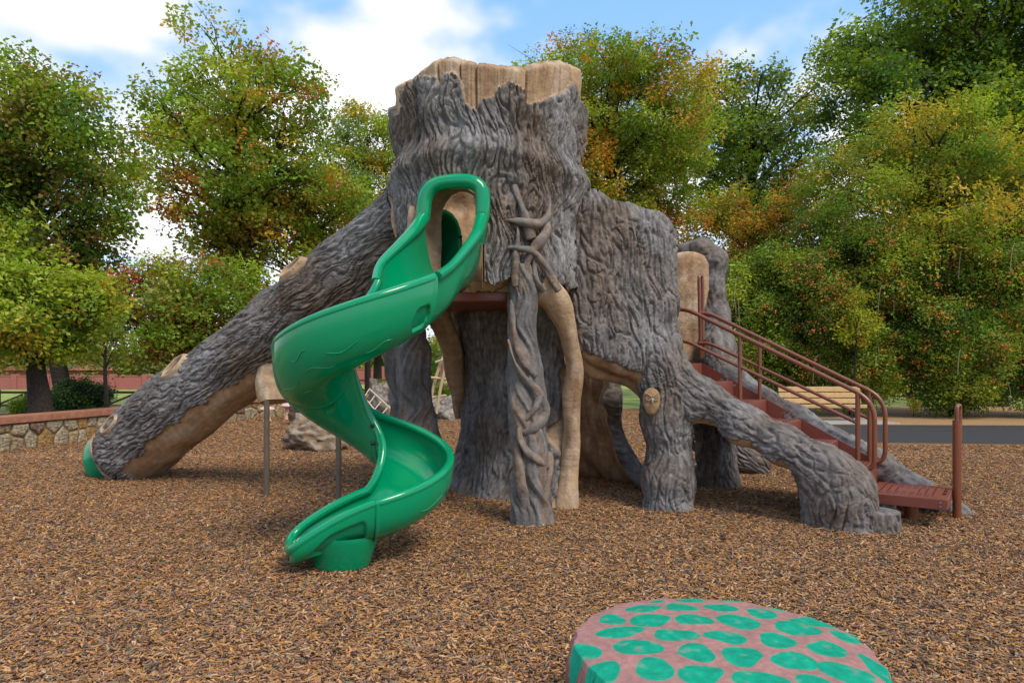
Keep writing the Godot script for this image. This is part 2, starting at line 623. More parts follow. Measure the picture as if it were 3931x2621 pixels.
class Body:
	var a: Array[Vector3] = []
	var b: Array[Vector3] = []
	var ra := PackedFloat32Array()
	var rb := PackedFloat32Array()
	var frame: Array[Transform3D] = []
	var blend := 0.12
	var slabs := 0

	func bone(p: Vector3, q: Vector3, r0: float, r1: float) -> void:
		a.append(p)
		b.append(q)
		ra.append(r0)
		rb.append(r1)
		var y := (q - p).normalized()
		var x := y.cross(Vector3(0, 0, 1) if absf(y.z) < 0.8 else Vector3.UP).normalized()
		frame.append(Transform3D(Basis(x, y, x.cross(y)), p).affine_inverse())

	func dist(p: Vector3) -> float:
		var d := 9.0
		for i in a.size():
			var ab := b[i] - a[i]
			var t := clampf((p - a[i]).dot(ab) / ab.length_squared(), 0.0, 1.0)
			var e := p.distance_to(a[i] + ab * t) - lerpf(ra[i], rb[i], t)
			var h := maxf(blend - absf(d - e), 0.0) / blend
			d = minf(d, e) - h * h * blend * 0.25
		return d

	# {v, f}: points and triangles (wound so that -(b-a)x(c-a) points out)
	func nets(lo: Vector3, hi: Vector3, cell: float) -> Array:
		var bs := 6
		var nb := Vector3i(((hi - lo) / (cell * bs)).ceil())
		var cells := {}
		var v := PackedVector3Array()
		var edges := PackedInt32Array()
		var n := bs + 1
		var val := PackedFloat32Array()
		val.resize(n * n * n)
		var reach := cell * bs * 0.9 + blend * 0.5
		var wide := nb.x * bs + 2
		var high := nb.y * bs + 2
		for bz in nb.z:
			for by in nb.y:
				for bx in nb.x:
					var o := lo + Vector3(bx, by, bz) * cell * bs
					if absf(dist(o + Vector3.ONE * cell * bs * 0.5)) > reach:
						continue
					for z in n:
						for y in n:
							for x in n:
								val[(z * n + y) * n + x] = dist(o + Vector3(x, y, z) * cell)
					for z in bs:
						for y in bs:
							for x in bs:
								var k := (z * n + y) * n + x
								var f0 := val[k]
								var cnt := 0
								var sum := Vector3.ZERO
								for e in EDGES:
									var k0: int = k + (e[2] * n + e[1]) * n + e[0]
									var k1: int = k + (e[5] * n + e[4]) * n + e[3]
									var g0 := val[k0]
									var g1 := val[k1]
									if (g0 < 0.0) != (g1 < 0.0):
										sum += Vector3(e[0], e[1], e[2]).lerp(Vector3(e[3], e[4], e[5]), g0 / (g0 - g1))
										cnt += 1
								if cnt == 0:
									continue
								var gx := bx * bs + x + 1
								var gy := by * bs + y + 1
								var gz := bz * bs + z + 1
								cells[(gz * high + gy) * wide + gx] = v.size()
								v.append(o + (Vector3(x, y, z) + sum / cnt) * cell)
								var ins := f0 < 0.0
								if ins != (val[k + 1] < 0.0):
									edges.append_array(PackedInt32Array([gx, gy, gz, 0, 1 if ins else 0]))
								if ins != (val[k + n] < 0.0):
									edges.append_array(PackedInt32Array([gx, gy, gz, 1, 1 if ins else 0]))
								if ins != (val[k + n * n] < 0.0):
									edges.append_array(PackedInt32Array([gx, gy, gz, 2, 1 if ins else 0]))
		var f := PackedInt32Array()
		var sx := 1
		var sy := wide
		var sz := wide * high
		for i in range(0, edges.size(), 5):
			var key := (edges[i + 2] * high + edges[i + 1]) * wide + edges[i]
			var ax := edges[i + 3]
			var u: int = [sy, sz, sx][ax]
			var w: int = [sz, sx, sy][ax]
			if not (cells.has(key) and cells.has(key - u) and cells.has(key - u - w) and cells.has(key - w)):
				continue
			var p: int = cells[key]
			var q: int = cells[key - u]
			var r: int = cells[key - u - w]
			var s: int = cells[key - w]
			if edges[i + 4]:
				f.append_array(PackedInt32Array([p, r, q, p, s, r]))
			else:
				f.append_array(PackedInt32Array([p, q, r, p, r, s]))
		return [v, f]

	const EDGES := [[0, 0, 0, 1, 0, 0], [0, 1, 0, 1, 1, 0], [0, 0, 1, 1, 0, 1], [0, 1, 1, 1, 1, 1], [0, 0, 0, 0, 1, 0], [1, 0, 0, 1, 1, 0], [0, 0, 1, 0, 1, 1], [1, 0, 1, 1, 1, 1], [0, 0, 0, 0, 0, 1], [1, 0, 0, 1, 0, 1], [0, 1, 0, 0, 1, 1], [1, 1, 0, 1, 1, 1]]


func face_normals(v: PackedVector3Array, f: PackedInt32Array) -> PackedVector3Array:
	var n := PackedVector3Array()
	n.resize(v.size())
	for i in range(0, f.size(), 3):
		var p := v[f[i]]
		var g := (v[f[i + 2]] - p).cross(v[f[i + 1]] - p)
		n[f[i]] += g
		n[f[i + 1]] += g
		n[f[i + 2]] += g
	for i in n.size():
		n[i] = n[i].normalized()
	return n


func split_faces(v: PackedVector3Array, f: PackedInt32Array) -> Array:
	var mid := {}
	var g := PackedInt32Array()
	for i in range(0, f.size(), 3):
		var m := [0, 0, 0]
		for k in 3:
			var p := f[i + k]
			var q := f[i + (k + 1) % 3]
			var key := (mini(p, q) << 24) | maxi(p, q)
			if not mid.has(key):
				mid[key] = v.size()
				v.append((v[p] + v[q]) * 0.5)
			m[k] = mid[key]
		g.append_array(PackedInt32Array([f[i], m[0], m[2], m[0], f[i + 1], m[1], m[2], m[1], f[i + 2], m[0], m[1], m[2]]))
	return [v, g]


# place of p in a bone's grain: round bones wrap it, slab bones lay it flat
func grain(bd: Body, k: int, p: Vector3) -> Vector3:
	if k < bd.slabs:
		return Vector3(p.x + p.y * 0.12, p.y, p.z * 0.2)
	var q := bd.frame[k] * p
	var l := maxf(0.001, sqrt(q.x * q.x + q.z * q.z))
	var r := bd.ra[k] / l
	return Vector3(q.x * r + k * 3.1, q.y, q.z * r)


# meshes a body and carves bark into it, the grain following the bones. bare(p, n) 0..1 as above
func bark_body(bd: Body, lo: Vector3, hi: Vector3, cell: float, levels: int, amp: float, bare = null) -> ArrayMesh:
	var vf := bd.nets(lo, hi, cell)
	for k in levels:
		vf = split_faces(vf[0], vf[1])
	var v: PackedVector3Array = vf[0]
	var f: PackedInt32Array = vf[1]
	var nor := face_normals(v, f)
	var s := Sheet.new()
	s.c.resize(v.size())
	var nb := bd.a.size()
	for i in v.size():
		var p := v[i]
		var b0 := 0
		var b1 := 0
		var d0 := 99.0
		var d1 := 99.0
		for k in nb:
			var ab := bd.b[k] - bd.a[k]
			var t := clampf((p - bd.a[k]).dot(ab) / ab.length_squared(), 0.0, 1.0)
			var e := p.distance_to(bd.a[k] + ab * t) - lerpf(bd.ra[k], bd.rb[k], t)
			if e < d0:
				d1 = d0
				b1 = b0
				d0 = e
				b0 = k
			elif e < d1:
				d1 = e
				b1 = k
		var q0 := grain(bd, b0, p)
		var w := clampf(0.5 - (d1 - d0) / 0.08, 0.0, 0.5)
		var h := bark(q0)
		var cb := bark_colour(q0)
		if w > 0.0:
			cb = cb.lerp(bark_colour(grain(bd, b1, p)), w)
			h = lerpf(h, bark(grain(bd, b1, p)), w)
		var k := 1.0
		if bare != null:
			k = bare.call(p, nor[i])
		v[i] = p + nor[i] * (k * (0.012 + amp * h) + 0.022 * n2.get_noise_3d(p.x * 2.8, p.y * 2.8, p.z * 2.8))
		s.c[i] = cb if k >= 1.0 else tan_colour(p).lerp(cb, k)
	s.v = v
	s.idx = f
	s.n = face_normals(v, f)
	return s.mesh()


# ------------------------------------------------------------------ ground

# the lawn falls away to the left and rises to the right beyond the playground
func lawn_height(x: float, d: float) -> float:
	var far := clampf((d - 30.0) / 50.0, 0.0, 1.6)
	return -0.05 + far * lerpf(-0.75, 1.45, smoothstep(-30.0, 22.0, x * 60.0 / maxf(d, 60.0)))


func flat_sheet(outline: PackedVector2Array, y: float) -> ArrayMesh:
	var s := Sheet.new()
	for p in outline:
		s.v.append(Vector3(p.x, y, -p.y))
		s.n.append(Vector3.UP)
	var t := Geometry2D.triangulate_polygon(outline)
	for k in range(0, t.size(), 3):
		var a := s.v[t[k]]
		var g := (s.v[t[k + 1]] - a).cross(s.v[t[k + 2]] - a)
		if g.y > 0:
			s.idx.append_array(PackedInt32Array([t[k], t[k + 2], t[k + 1]]))
		else:
			s.idx.append_array(PackedInt32Array([t[k], t[k + 1], t[k + 2]]))
	return s.mesh()


func build_ground() -> void:
	var s := Sheet.new()
	var pos := PackedVector3Array()
	var nu := 61
	var nv := 71
	for j in nv:
		var d := -20.0 + 320.0 * pow(j / (nv - 1.0), 1.6)
		for i in nu:
			var x := -240.0 + 480.0 * i / (nu - 1.0)
			pos.append(Vector3(x, lawn_height(x, d), -d))
	s.grid(pos, nu, nv, false, 1.0)
	struct("lawn", s.mesh(), M.lawn)
	struct("playground_ground", flat_sheet(PackedVector2Array([Vector2(-9.0, -8), Vector2(16, -8), Vector2(22, 18), Vector2(20, 26), Vector2(8, 26.5), Vector2(-3.6, 23.4), Vector2(-5.6, 22.9), Vector2(-7.4, 20.6), Vector2(-8.3, 14.2), Vector2(-8.95, 11)]), 0.0), M.mulch_bed)
	# asphalt path that bends round behind the stairs
	var path := PackedVector2Array()
	for k in 15:
		var t := k / 14.0
		path.append(Vector2(lerpf(4.5, 24.0, t), 13.9 - 0.8 * sin(t * PI * 0.9) - 0.6 * t))
	for k in 15:
		var t := 1.0 - k / 14.0
		path.append(Vector2(lerpf(4.5, 24.0, t), 18.0 - 0.9 * t))
	struct("asphalt_path", flat_sheet(path, 0.004), M.asphalt)
	struct("litter_bed", flat_sheet(PackedVector2Array([Vector2(5, 18.0), Vector2(24, 17.1), Vector2(26, 27), Vector2(5, 27)]), 0.008), M.leaf_litter)
	var pad := Sheet.new()
	pad.box(Transform3D(Basis(), Vector3(8.3, 0.012, -18.95)), Vector3(3.3, 0.05, 1.9), 0.01)
	struct("concrete_pad", pad.mesh(), M.concrete)
	# raised bed behind the retaining wall
	var bed := Sheet.new()
	pos = PackedVector3Array()
	var line := wall_line()
	for j in line.size():
		var p: Vector2 = line[j]
		var o := wall_out(line, j)
		for k in 8:
			var w: float = [0.25, 0.8, 1.6, 2.6, 4.0, 6.0, 9.0, 14.0][k]
			var y: float = [0.5, 0.52, 0.5, 0.46, 0.36, 0.2, 0.05, -0.1][k]
			var q := p + o * w
			pos.append(Vector3(q.x, y + 0.05 * n2.get_noise_2d(q.x, q.y), -q.y))
	bed.grid(pos, 8, line.size(), false, 1.0)
	struct("planting_bed", bed.mesh(), M.bed_soil)


# plan of the retaining wall's face (x, distance)
func wall_line() -> PackedVector2Array:
	var c := PackedVector3Array([Vector3(-9.1, 0, 9.6), Vector3(-8.78, 0, 11.4), Vector3(-8.4, 0, 13.6), Vector3(-8.05, 0, 16.2), Vector3(-7.5, 0, 19.6), Vector3(-6.4, 0, 21.9), Vector3(-4.8, 0, 22.9), Vector3(-3.2, 0, 23.3)])
	var out := PackedVector2Array()
	for p in smooth(c, PackedFloat32Array([1]), 0.14)[0]:
		out.append(Vector2(p.x, p.z))
	return out


# away from the playground
func wall_out(line: PackedVector2Array, j: int) -> Vector2:
	var t := (line[mini(j + 1, line.size() - 1)] - line[maxi(j - 1, 0)]).normalized()
	return Vector2(-t.y, t.x)


# ------------------------------------------------------------------ the stump playhouse

const TOWER := Vector3(-0.246, 0, -7.35)
const BARK_EDGE := [[-180, 4.12], [-130, 3.95], [-100, 4.0], [-84, 4.12], [-74, 4.0], [-66, 3.92], [-60.0, 3.90], [-56.0, 4.09], [-45.1, 4.13], [-36.4, 4.14], [-26.7, 4.078], [-24.8, 3.97], [-22.2, 4.103], [-17.2, 4.111], [-13.2, 4.033], [-11.3, 3.839], [-7.9, 3.791], [-4.6, 3.781], [-1.6, 3.855], [5.2, 3.896], [7.5, 3.973], [12.9, 4.032], [21.6, 3.961], [23.3, 3.862], [26.8, 3.851], [34.1, 3.907], [44.8, 4.005], [52.5, 4.068], [59.0, 4.202], [65.5, 4.13], [71.6, 4.085], [100, 4.0], [140, 4.15], [180, 4.12]]
const RIM := [[-180, 4.36], [-120, 4.3], [-80.4, 4.305], [-53.2, 4.223], [-40.9, 4.266], [-29.3, 4.295], [-20.5, 4.304], [-12.4, 4.268], [-4.6, 4.236], [5.2, 4.216], [18.4, 4.205], [23.3, 4.21], [31.3, 4.277], [41.2, 4.327], [54.2, 4.405], [63.3, 4.438], [78.5, 4.474], [110, 4.42], [180, 4.36]]


func ring_point(c: Vector3, deg: float, r: float, y: float) -> Vector3:
	var a := deg_to_rad(deg)
	return Vector3(c.x + sin(a) * r, y, c.z + cos(a) * r)


# radius of the tower wall with its folds
func tower_radius(deg: float, y: float) -> float:
	var r := 0.932 + 0.035 * smoothstep(3.7, 4.3, y)
	var brow := 3.30 + 0.10 * cos(deg_to_rad(deg + 10.0) * 1.6)
	r += 0.055 * exp(-pow((y - brow) / 0.11, 2.0)) - 0.045 * exp(-pow((y - brow - 0.26) / 0.15, 2.0))
	r -= 0.03 * exp(-pow((y - 2.75) / 0.3, 2.0))
	r += 0.045 * n2.get_noise_3d(deg * 0.035, y * 1.1, 2.0) + 0.02 * n3.get_noise_3d(deg * 0.09, y * 2.0, 5.0)
	return r


func in_doorway(deg: float, y: float, grow: float) -> bool:
	var s := (deg + 18.0) / 180.0 * PI * 0.97
	if y < 2.08 - grow:
		return false
	if y < 2.8:
		return absf(s) < 0.3 + grow
	return s * s + (y - 2.8) * (y - 2.8) * 1.1 < (0.3 + grow) * (0.3 + grow)


func build_playhouse() -> void:
	var home := thing("stump_playhouse", "giant grey sculpted tree stump play tower with a bare tan cut top", "playhouse", Vector3(-0.2, 0, -7.6))
	build_tower(home)
	build_legs(home)
	build_gateway(home)
	build_log()


func build_tower(home: Node3D) -> void:
	var degs := PackedFloat32Array()
	var x := -180.0
	while x < 180.0 - 0.01:
		degs.append(x)
		x += 0.45 if absf(x + 0.36) < 95.0 else 2.0
	var nu := degs.size()
	var nv := 160
	var pos := PackedVector3Array()
	var col := PackedColorArray()
	var skip := PackedByteArray()
	pos.resize(nu * nv)
	col.resize(nu * nv)
	skip.resize(nu * nv)
	var rim_out := PackedVector3Array()
	for i in nu:
		var g := degs[i]
		var low := 2.19 + 0.045 * n1.get_noise_2d(g * 0.12, 3.0) + 0.014 * n1.get_noise_2d(g * 0.5, 8.0)
		var top := table(RIM, g) + 0.006 * n1.get_noise_2d(g * 0.3, 1.0)
		var edge := table(BARK_EDGE, g) + 0.012 * n1.get_noise_2d(g * 0.8, 5.0)
		var crack := 0.0
		for cg in [-26.5, -14.5, -5.3, 23.3, 47.0, 61.0, -48.0]:
			crack += exp(-pow((g - cg - 0.6 * n1.get_noise_2d(cg, 1.0)) / 0.55, 2.0))
		for j in nv:
			var y := lerpf(low, top, j / (nv - 1.0))
			var r := tower_radius(g, y)
			var p := ring_point(TOWER, g, r, y)
			var wob := 0.10 * n3.get_noise_2d(y * 2.0, g * 0.03)
			var flat := ring_point(TOWER, g + rad_to_deg(wob * 0.5), 0.97, y)
			var q := Vector3(flat.x + (y - 3.0) * 0.06, y, flat.z)
			var k := 1.0 - smoothstep(-0.012, 0.008, y - edge)
			var h := 0.0
			if k > 0.0:
				h = k * (0.03 + 0.05 * bark(q))
			if k < 1.0:
				h -= (1.0 - k) * (0.05 * crack + 0.008 * smoothstep(0.15, 0.6, n1.get_noise_2d(g * 0.55, y * 0.5)))
			h -= 0.10 * pow(smoothstep(top - 0.10, top, y), 2.0)
			pos[j * nu + i] = ring_point(TOWER, g, r + h, y)
			var cb := bark_colour(q)
			col[j * nu + i] = cb if k >= 1.0 else tan_colour(Vector3(p.x, p.y * 0.35, p.z)).lerp(cb, k)
			if in_doorway(g, y, 0.0):
				skip[j * nu + i] = 1
		rim_out.append(pos[(nv - 1) * nu + i])
	var s := Sheet.new()
	s.grid(pos, nu, nv, true, 1.0, col, skip)
	part("stump_wall", s.mesh(), M.cement, home)
	# inner face and the top edge between the two
	pos = PackedVector3Array()
	col = PackedColorArray()
	skip = PackedByteArray()
	var iu := 150
	var iv := 60
	for j in iv:
		for i in iu:
			var g := -180.0 + 360.0 * i / iu
			var y := lerpf(2.12, table(RIM, g) - 0.01, j / (iv - 1.0))
			var p := ring_point(TOWER, g, tower_radius(g, y) - 0.15 + 0.03 * n2.get_noise_2d(g * 0.06, y * 2.0), y)
			pos.append(p)
			col.append(tan_colour(p))
			skip.append(1 if in_doorway(g + 1.2, y, 0.02) else 0)
	s = Sheet.new()
	s.grid(pos, iu, iv, true, -1.0, col, skip)
	part("inner_wall", s.mesh(), M.cement, home)
	var rim := PackedVector3Array()
	var rc := PackedColorArray()
	for k in 2:
		for i in nu:
			var o := rim_out[i]
			var c := Vector3(TOWER.x, o.y, TOWER.z)
			rim.append(o if k == 0 else c + (o - c).normalized() * (tower_radius(degs[i], o.y) - 0.152))
			rc.append(tan_colour(o) * 1.1)
	s = Sheet.new()
	s.grid(rim, nu, 2, true, 1.0, rc)
	part("cut_rim", s.mesh(), M.cement, home)
	# underside of the skirt
	pos = PackedVector3Array()
	col = PackedColorArray()
	for j in 7:
		for i in 160:
			var g := -180.0 + 360.0 * i / 160
			var t := j / 6.0
			var p := ring_point(TOWER, g, lerpf(0.93, 0.70, t), 2.2 + 0.045 * n1.get_noise_2d(g * 0.12, 3.0) - 0.07 * sin(t * PI) + 0.02 * n2.get_noise_2d(g * 0.1, t * 2.0))
			pos.append(p)
			col.append(tan_colour(p))
	s = Sheet.new()
	s.grid(pos, 160, 7, true, -1.0, col)
	part("skirt_underside", s.mesh(), M.cement, home)
	s = Sheet.new()
	s.lathe(Vector3(TOWER.x, 0, TOWER.z), [[0.01, 2.03], [0.80, 2.03], [0.81, 2.04], [0.81, 2.11], [0.80, 2.12], [0.01, 2.12]], 48)
	part("deck", s.mesh(), M.red_steel, home)
	# lining of the slide's doorway, from the bark to the inner face
	var jamb := PackedVector3Array()
	var jc := PackedColorArray()
	for row in 5:
		for k in 61:
			var a := PI * (k - 10) / 40.0
			var sx := -0.285
			var sy := 2.8
			if k < 10:
				sy = lerpf(2.14, 2.8, k / 10.0)
			elif k > 50:
				sx = 0.285
				sy = lerpf(2.8, 2.14, (k - 50) / 10.0)
			else:
				sx = -cos(a) * 0.285
				sy = 2.8 + sin(a) * 0.272
			var g := rad_to_deg(sx / 0.97) - 18.0
			var p := ring_point(TOWER, g, lerpf(1.0, 0.755, row / 4.0) + 0.01 * n1.get_noise_2d(k * 0.4, row), sy)
			jamb.append(p)
			jc.append(tan_colour(p))
	s = Sheet.new()
	s.grid(jamb, 61, 5, false, -1.0, jc)
	part("door_lining", s.mesh(), M.cement, home)
	# peeled wood beside the slide mouth
	for st in [[Vector3(-1.27, 3.177, -7.25), Vector3(-1.162, 2.95, -7), Vector3(-1.136, 2.703, -6.95)], [Vector3(-0.943, 2.931, -6.62), Vector3(-0.951, 2.784, -6.62), Vector3(-1.005, 2.608, -6.6)]]:
		var bt := bark_tube(PackedVector3Array(st), PackedFloat32Array([0.012, 0.04, 0.018]), 0.02, 0.0, func(_p, _o, _a): return 0.0)
		part("peeled_strip", bt.mesh(), M.cement, home)
	# vines that climb from the front column over the bark
	var vines := [
		[Vector3(0.02, 3.077, -6.44), Vector3(0.064, 2.93, -6.41), Vector3(0.111, 2.797, -6.4), Vector3(0.151, 2.686, -6.4), Vector3(0.186, 2.579, -6.4)],
		[Vector3(0.35, 3.004, -6.5), Vector3(0.341, 2.88, -6.47), Vector3(0.307, 2.782, -6.44), Vector3(0.238, 2.725, -6.4), Vector3(0.095, 2.733, -6.36), Vector3(-0.067, 2.761, -6.38)],
		[Vector3(0.308, 2.796, -6.45), Vector3(0.314, 2.662, -6.42), Vector3(0.245, 2.551, -6.38), Vector3(0.165, 2.441, -6.36), Vector3(0.095, 2.217, -6.36), Vector3(0.079, 2.024, -6.4)],
		[Vector3(-0.032, 2.494, -6.37), Vector3(0.075, 2.481, -6.34), Vector3(0.181, 2.452, -6.35), Vector3(0.293, 2.333, -6.4), Vector3(0.436, 2.118, -6.46)],
		[Vector3(0.039, 2.751, -6.37), Vector3(0.055, 2.611, -6.36), Vector3(0.024, 2.375, -6.36), Vector3(0.036, 2.141, -6.38)],
		[Vector3(0.205, 2.392, -6.37), Vector3(0.221, 2.22, -6.38), Vector3(0.295, 2.116, -6.44)],
	]
	for k in vines.size():
		var pts := PackedVector3Array()
		for w in vines[k]:
			pts.append(w + Vector3(0, 0, 0.004))
		var rad := PackedFloat32Array([0.014, 0.032, 0.04, 0.036, 0.034, 0.016])
		part("vine", wood_vine(pts, rad, k), M.cement, home)


func wood_vine(pts: PackedVector3Array, rad: PackedFloat32Array, k: int) -> ArrayMesh:
	var s := bark_tube(pts, rad, 0.014, 0.0, func(_p, _o, _a): return 0.0, func(a, al, _p): return 1.0 + 0.14 * sin(a * 2.0 + al * 9.0) + 0.16 * n1.get_noise_3d(cos(a), sin(a), al * 9.0 + k * 4.0), k * 2.0)
	for i in s.c.size():
		var p := s.v[i]
		var t := n2.get_noise_3d(p.x * 5.0, p.y * 3.0, p.z * 5.0 + k)
		s.c[i] = Color(0.33, 0.24, 0.175).lerp(Color(0.22, 0.195, 0.18), clampf(0.45 + t, 0.0, 1.0)) * (1.0 + 0.2 * n1.get_noise_3d(p.x * 40.0, p.y * 12.0, p.z * 40.0))
	return s.mesh()


# a column of twisted strands
func twisted(pts: PackedVector3Array, rad: PackedFloat32Array, turns: float, sd: float) -> ArrayMesh:
	var s := bark_tube(pts, rad, 0.013, 0.0, func(_p, _o, _a): return 0.0, func(a, al, _p):
		var t: float = a + al * turns + 0.7 * n2.get_noise_2d(al * 1.7, sd)
		var strand := 0.16 * absf(sin(t * 1.5)) + 0.09 * absf(sin(t * 3.5 + 1.0 + al * 1.3))
		return 0.82 + strand + 0.13 * n1.get_noise_3d(cos(t) * 2.2, al * 1.6 + sd, sin(t) * 2.2) + 0.04 * n3.get_noise_3d(cos(t) * 7.0, al * 3.0 + sd, sin(t) * 7.0), sd)
	for i in s.c.size():
		var p := s.v[i]
		var t := n2.get_noise_3d(p.x * 4.0, p.y * 1.6, p.z * 4.0 + sd)
		var c := Color(0.235, 0.225, 0.215).lerp(Color(0.31, 0.22, 0.16), clampf(t * 1.4, 0.0, 0.85)).lerp(Color(0.14, 0.125, 0.115), clampf(-t * 1.2, 0.0, 0.7))
		s.c[i] = c * (1.0 + 0.25 * n1.get_noise_3d(p.x * 34.0, p.y * 8.0, p.z * 34.0))
	return s.mesh()


func build_legs(home: Node3D) -> void:
	# front column with vines wound round it
	part("front_column", twisted(PackedVector3Array([Vector3(0.199, -0.057, -6.42), Vector3(0.191, 0.098, -6.42), Vector3(0.175, 0.433, -6.44), Vector3(0.144, 0.79, -6.46), Vector3(0.12, 1.27, -6.48), Vector3(0.108, 1.751, -6.48), Vector3(0.104, 2.15, -6.46), Vector3(0.108, 2.35, -6.46)]), PackedFloat32Array([0.19, 0.175, 0.175, 0.165, 0.16, 0.145, 0.135, 0.12]), 1.3, 0.0), M.cement, home)
	var winding := [
		[Vector3(-0.032, 1.666, -6.36), Vector3(0.054, 1.39, -6.28), Vector3(0.244, 1.173, -6.36), Vector3(0.294, 0.992, -6.42), Vector3(0.179, 0.863, -6.3), Vector3(0.035, 0.799, -6.36)],
		[Vector3(0.287, 1.23, -6.44), Vector3(0.218, 1.058, -6.3), Vector3(0.074, 0.863, -6.3), Vector3(0.112, 0.692, -6.26), Vector3(0.25, 0.563, -6.3), Vector3(0.366, 0.456, -6.42)],
		[Vector3(0.344, 0.63, -6.46), Vector3(0.339, 0.445, -6.36), Vector3(0.29, 0.216, -6.32), Vector3(0.283, 0.016, -6.34)],
		[Vector3(0.047, 0.723, -6.34), Vector3(0.078, 0.458, -6.27), Vector3(0.109, 0.225, -6.27), Vector3(0.094, 0.001, -6.32)],
		[Vector3(0, 2.024, -6.4), Vector3(0.016, 1.743, -6.34), Vector3(0.094, 1.507, -6.3), Vector3(0.22, 1.343, -6.35)],
	]
	for k in winding.size():
		var pts := PackedVector3Array()
		for w in winding[k]:
			pts.append(w + Vector3(0, 0, -0.022))
		part("vine", wood_vine(pts, PackedFloat32Array([0.016, 0.036, 0.04, 0.042, 0.036, 0.016]), 20 + k), M.cement, home)
	part("side_column", twisted(PackedVector3Array([Vector3(-0.986, -0.012, -7.55), Vector3(-1, 0.408, -7.55), Vector3(-1.057, 0.923, -7.55), Vector3(-1.105, 1.39, -7.5), Vector3(-1.135, 1.713, -7.45), Vector3(-1.15, 2.123, -7.4), Vector3(-1.112, 2.43, -7.3)]), PackedFloat32Array([0.27, 0.24, 0.22, 0.23, 0.25, 0.24, 0.22]), -1.1, 9.0), M.cement, home)
	# the hollow trunk under the tower, open to the right
	var c := Vector3(0.33, 0, -8.5)
	var nu := 400
	var nv := 118
	var pos := PackedVector3Array()
	var col := PackedColorArray()
	var inner := PackedVector3Array()
	var icol := PackedColorArray()
	for j in nv:
		var y := lerpf(-0.03, 2.16, j / (nv - 1.0))
		for i in nu:
			var t := i / (nu - 1.0)
			var first := 80.0 + 7.0 * n1.get_noise_2d(y * 2.2, 1.0) - 14.0 * smoothstep(1.1, 0.0, y)
			var last := 370.0 + 3.0 * n1.get_noise_2d(y * 1.6, 4.0)
			var g := lerpf(first, last, t)
			var r := 0.93 - 0.05 * sin(clampf(y / 2.1, 0.0, 1.0) * PI) + 0.16 * exp(-y / 0.2) + 0.10 * smoothstep(1.5, 2.1, y)
			r += 0.42 * smoothstep(340.0, 368.0, g)
			r += 0.34 * exp(-y / 0.45) * (1.0 - smoothstep(80.0, 120.0, g))
			r += 0.05 * n2.get_noise_2d(g * 0.05, y * 1.2)
			var p := ring_point(c, g, r, y)
			var e := 367.5 + 1.6 * n1.get_noise_2d(y * 5.0, 7.0) - 6.0 * exp(-pow((y - 0.75) / 0.14, 2.0)) - 5.0 * smoothstep(0.32, 0.05, y)
			var k := 1.0 - smoothstep(e - 0.5, e + 0.5, g)
			var h := 0.0
			if k > 0.0:
				h = k * (0.03 + 0.042 * bark(ring_point(c, g, 0.95, y)))
			pos.append(ring_point(c, g, r + h, y))
			var cb := bark_colour(p)
			col.append(cb if k >= 1.0 else (tan_colour(p) * 1.1).lerp(cb, k))
			var q := ring_point(c, g, r - 0.11 - 0.05 * n2.get_noise_2d(g * 0.08, y * 2.0 + 4.0), y)
			inner.append(q)
			icol.append(tan_colour(Vector3(q.x, q.y * 0.6, q.z)))
	var s := Sheet.new()
	s.grid(pos, nu, nv, false, 1.0, col)
	part("hollow_trunk", s.mesh(), M.cement, home)
	s = Sheet.new()
	s.grid(inner, nu, nv, false, -1.0, icol)
	part("hollow_lining", s.mesh(), M.cement, home)
	for side in 2:
		var lip := PackedVector3Array()
		var lc := PackedColorArray()
		for j in nv:
			var k := j * nu + (nu - 1 if side else 0)
			for m in 4:
				var a := pos[k].lerp(inner[k], m / 3.0)
				var o := (pos[k] - pos[k + (-1 if side else 1)]).normalized() * 0.035 * sin(m / 3.0 * PI)
				lip.append(a + o)
				lc.append(tan_colour(a) if side else bark_colour(a))
		s = Sheet.new()
		s.grid(lip, 4, nv, false, 1.0 if side else -1.0, lc)
		part("doorway_lip", s.mesh(), M.cement, home)
	# bare arches that carry the skirt
	var smooth_bare := func(_p, _o, _a): return 0.0
	for w in [
		[PackedVector3Array([Vector3(0.212, 2.184, -6.58), Vector3(0.397, 2.044, -6.68), Vector3(0.541, 1.812, -6.82), Vector3(0.611, 1.433, -7), Vector3(0.607, 0.906, -7.1), Vector3(0.573, 0.332, -7.12), Vector3(0.538, -0.065, -7.12)]), PackedFloat32Array([0.15, 0.135, 0.105, 0.085, 0.082, 0.10, 0.135])],
		[PackedVector3Array([Vector3(0.588, 1.649, -6.98), Vector3(0.753, 1.443, -7.2), Vector3(1.015, 1.354, -7.32), Vector3(1.252, 1.289, -7.38), Vector3(1.431, 1.139, -7.36)]), PackedFloat32Array([0.08, 0.085, 0.08, 0.08, 0.07])],
		[PackedVector3Array([Vector3(-0.96, 2.2, -7.35), Vector3(-0.825, 2.034, -7.7), Vector3(-0.725, 1.738, -8.02), Vector3(-0.662, 1.339, -8.22), Vector3(-0.62, 0.821, -8.35)]), PackedFloat32Array([0.15, 0.14, 0.13, 0.11, 0.05])]]:
		part("arch", bark_tube(w[0], w[1], 0.022, 0.0, smooth_bare).mesh(), M.cement, home)
	# legs behind the stair root
	var bt := bark_tube(PackedVector3Array([Vector3(2.495, -0.052, -8.5), Vector3(2.479, 0.285, -8.5), Vector3(2.442, 0.653, -8.5), Vector3(2.4, 0.969, -8.5), Vector3(2.363, 1.285, -8.5)]), PackedFloat32Array([0.25, 0.19, 0.18, 0.22, 0.2]), 0.018, 0.028, null, null, 3.0)
	part("rear_leg", bt.mesh(), M.cement, home)
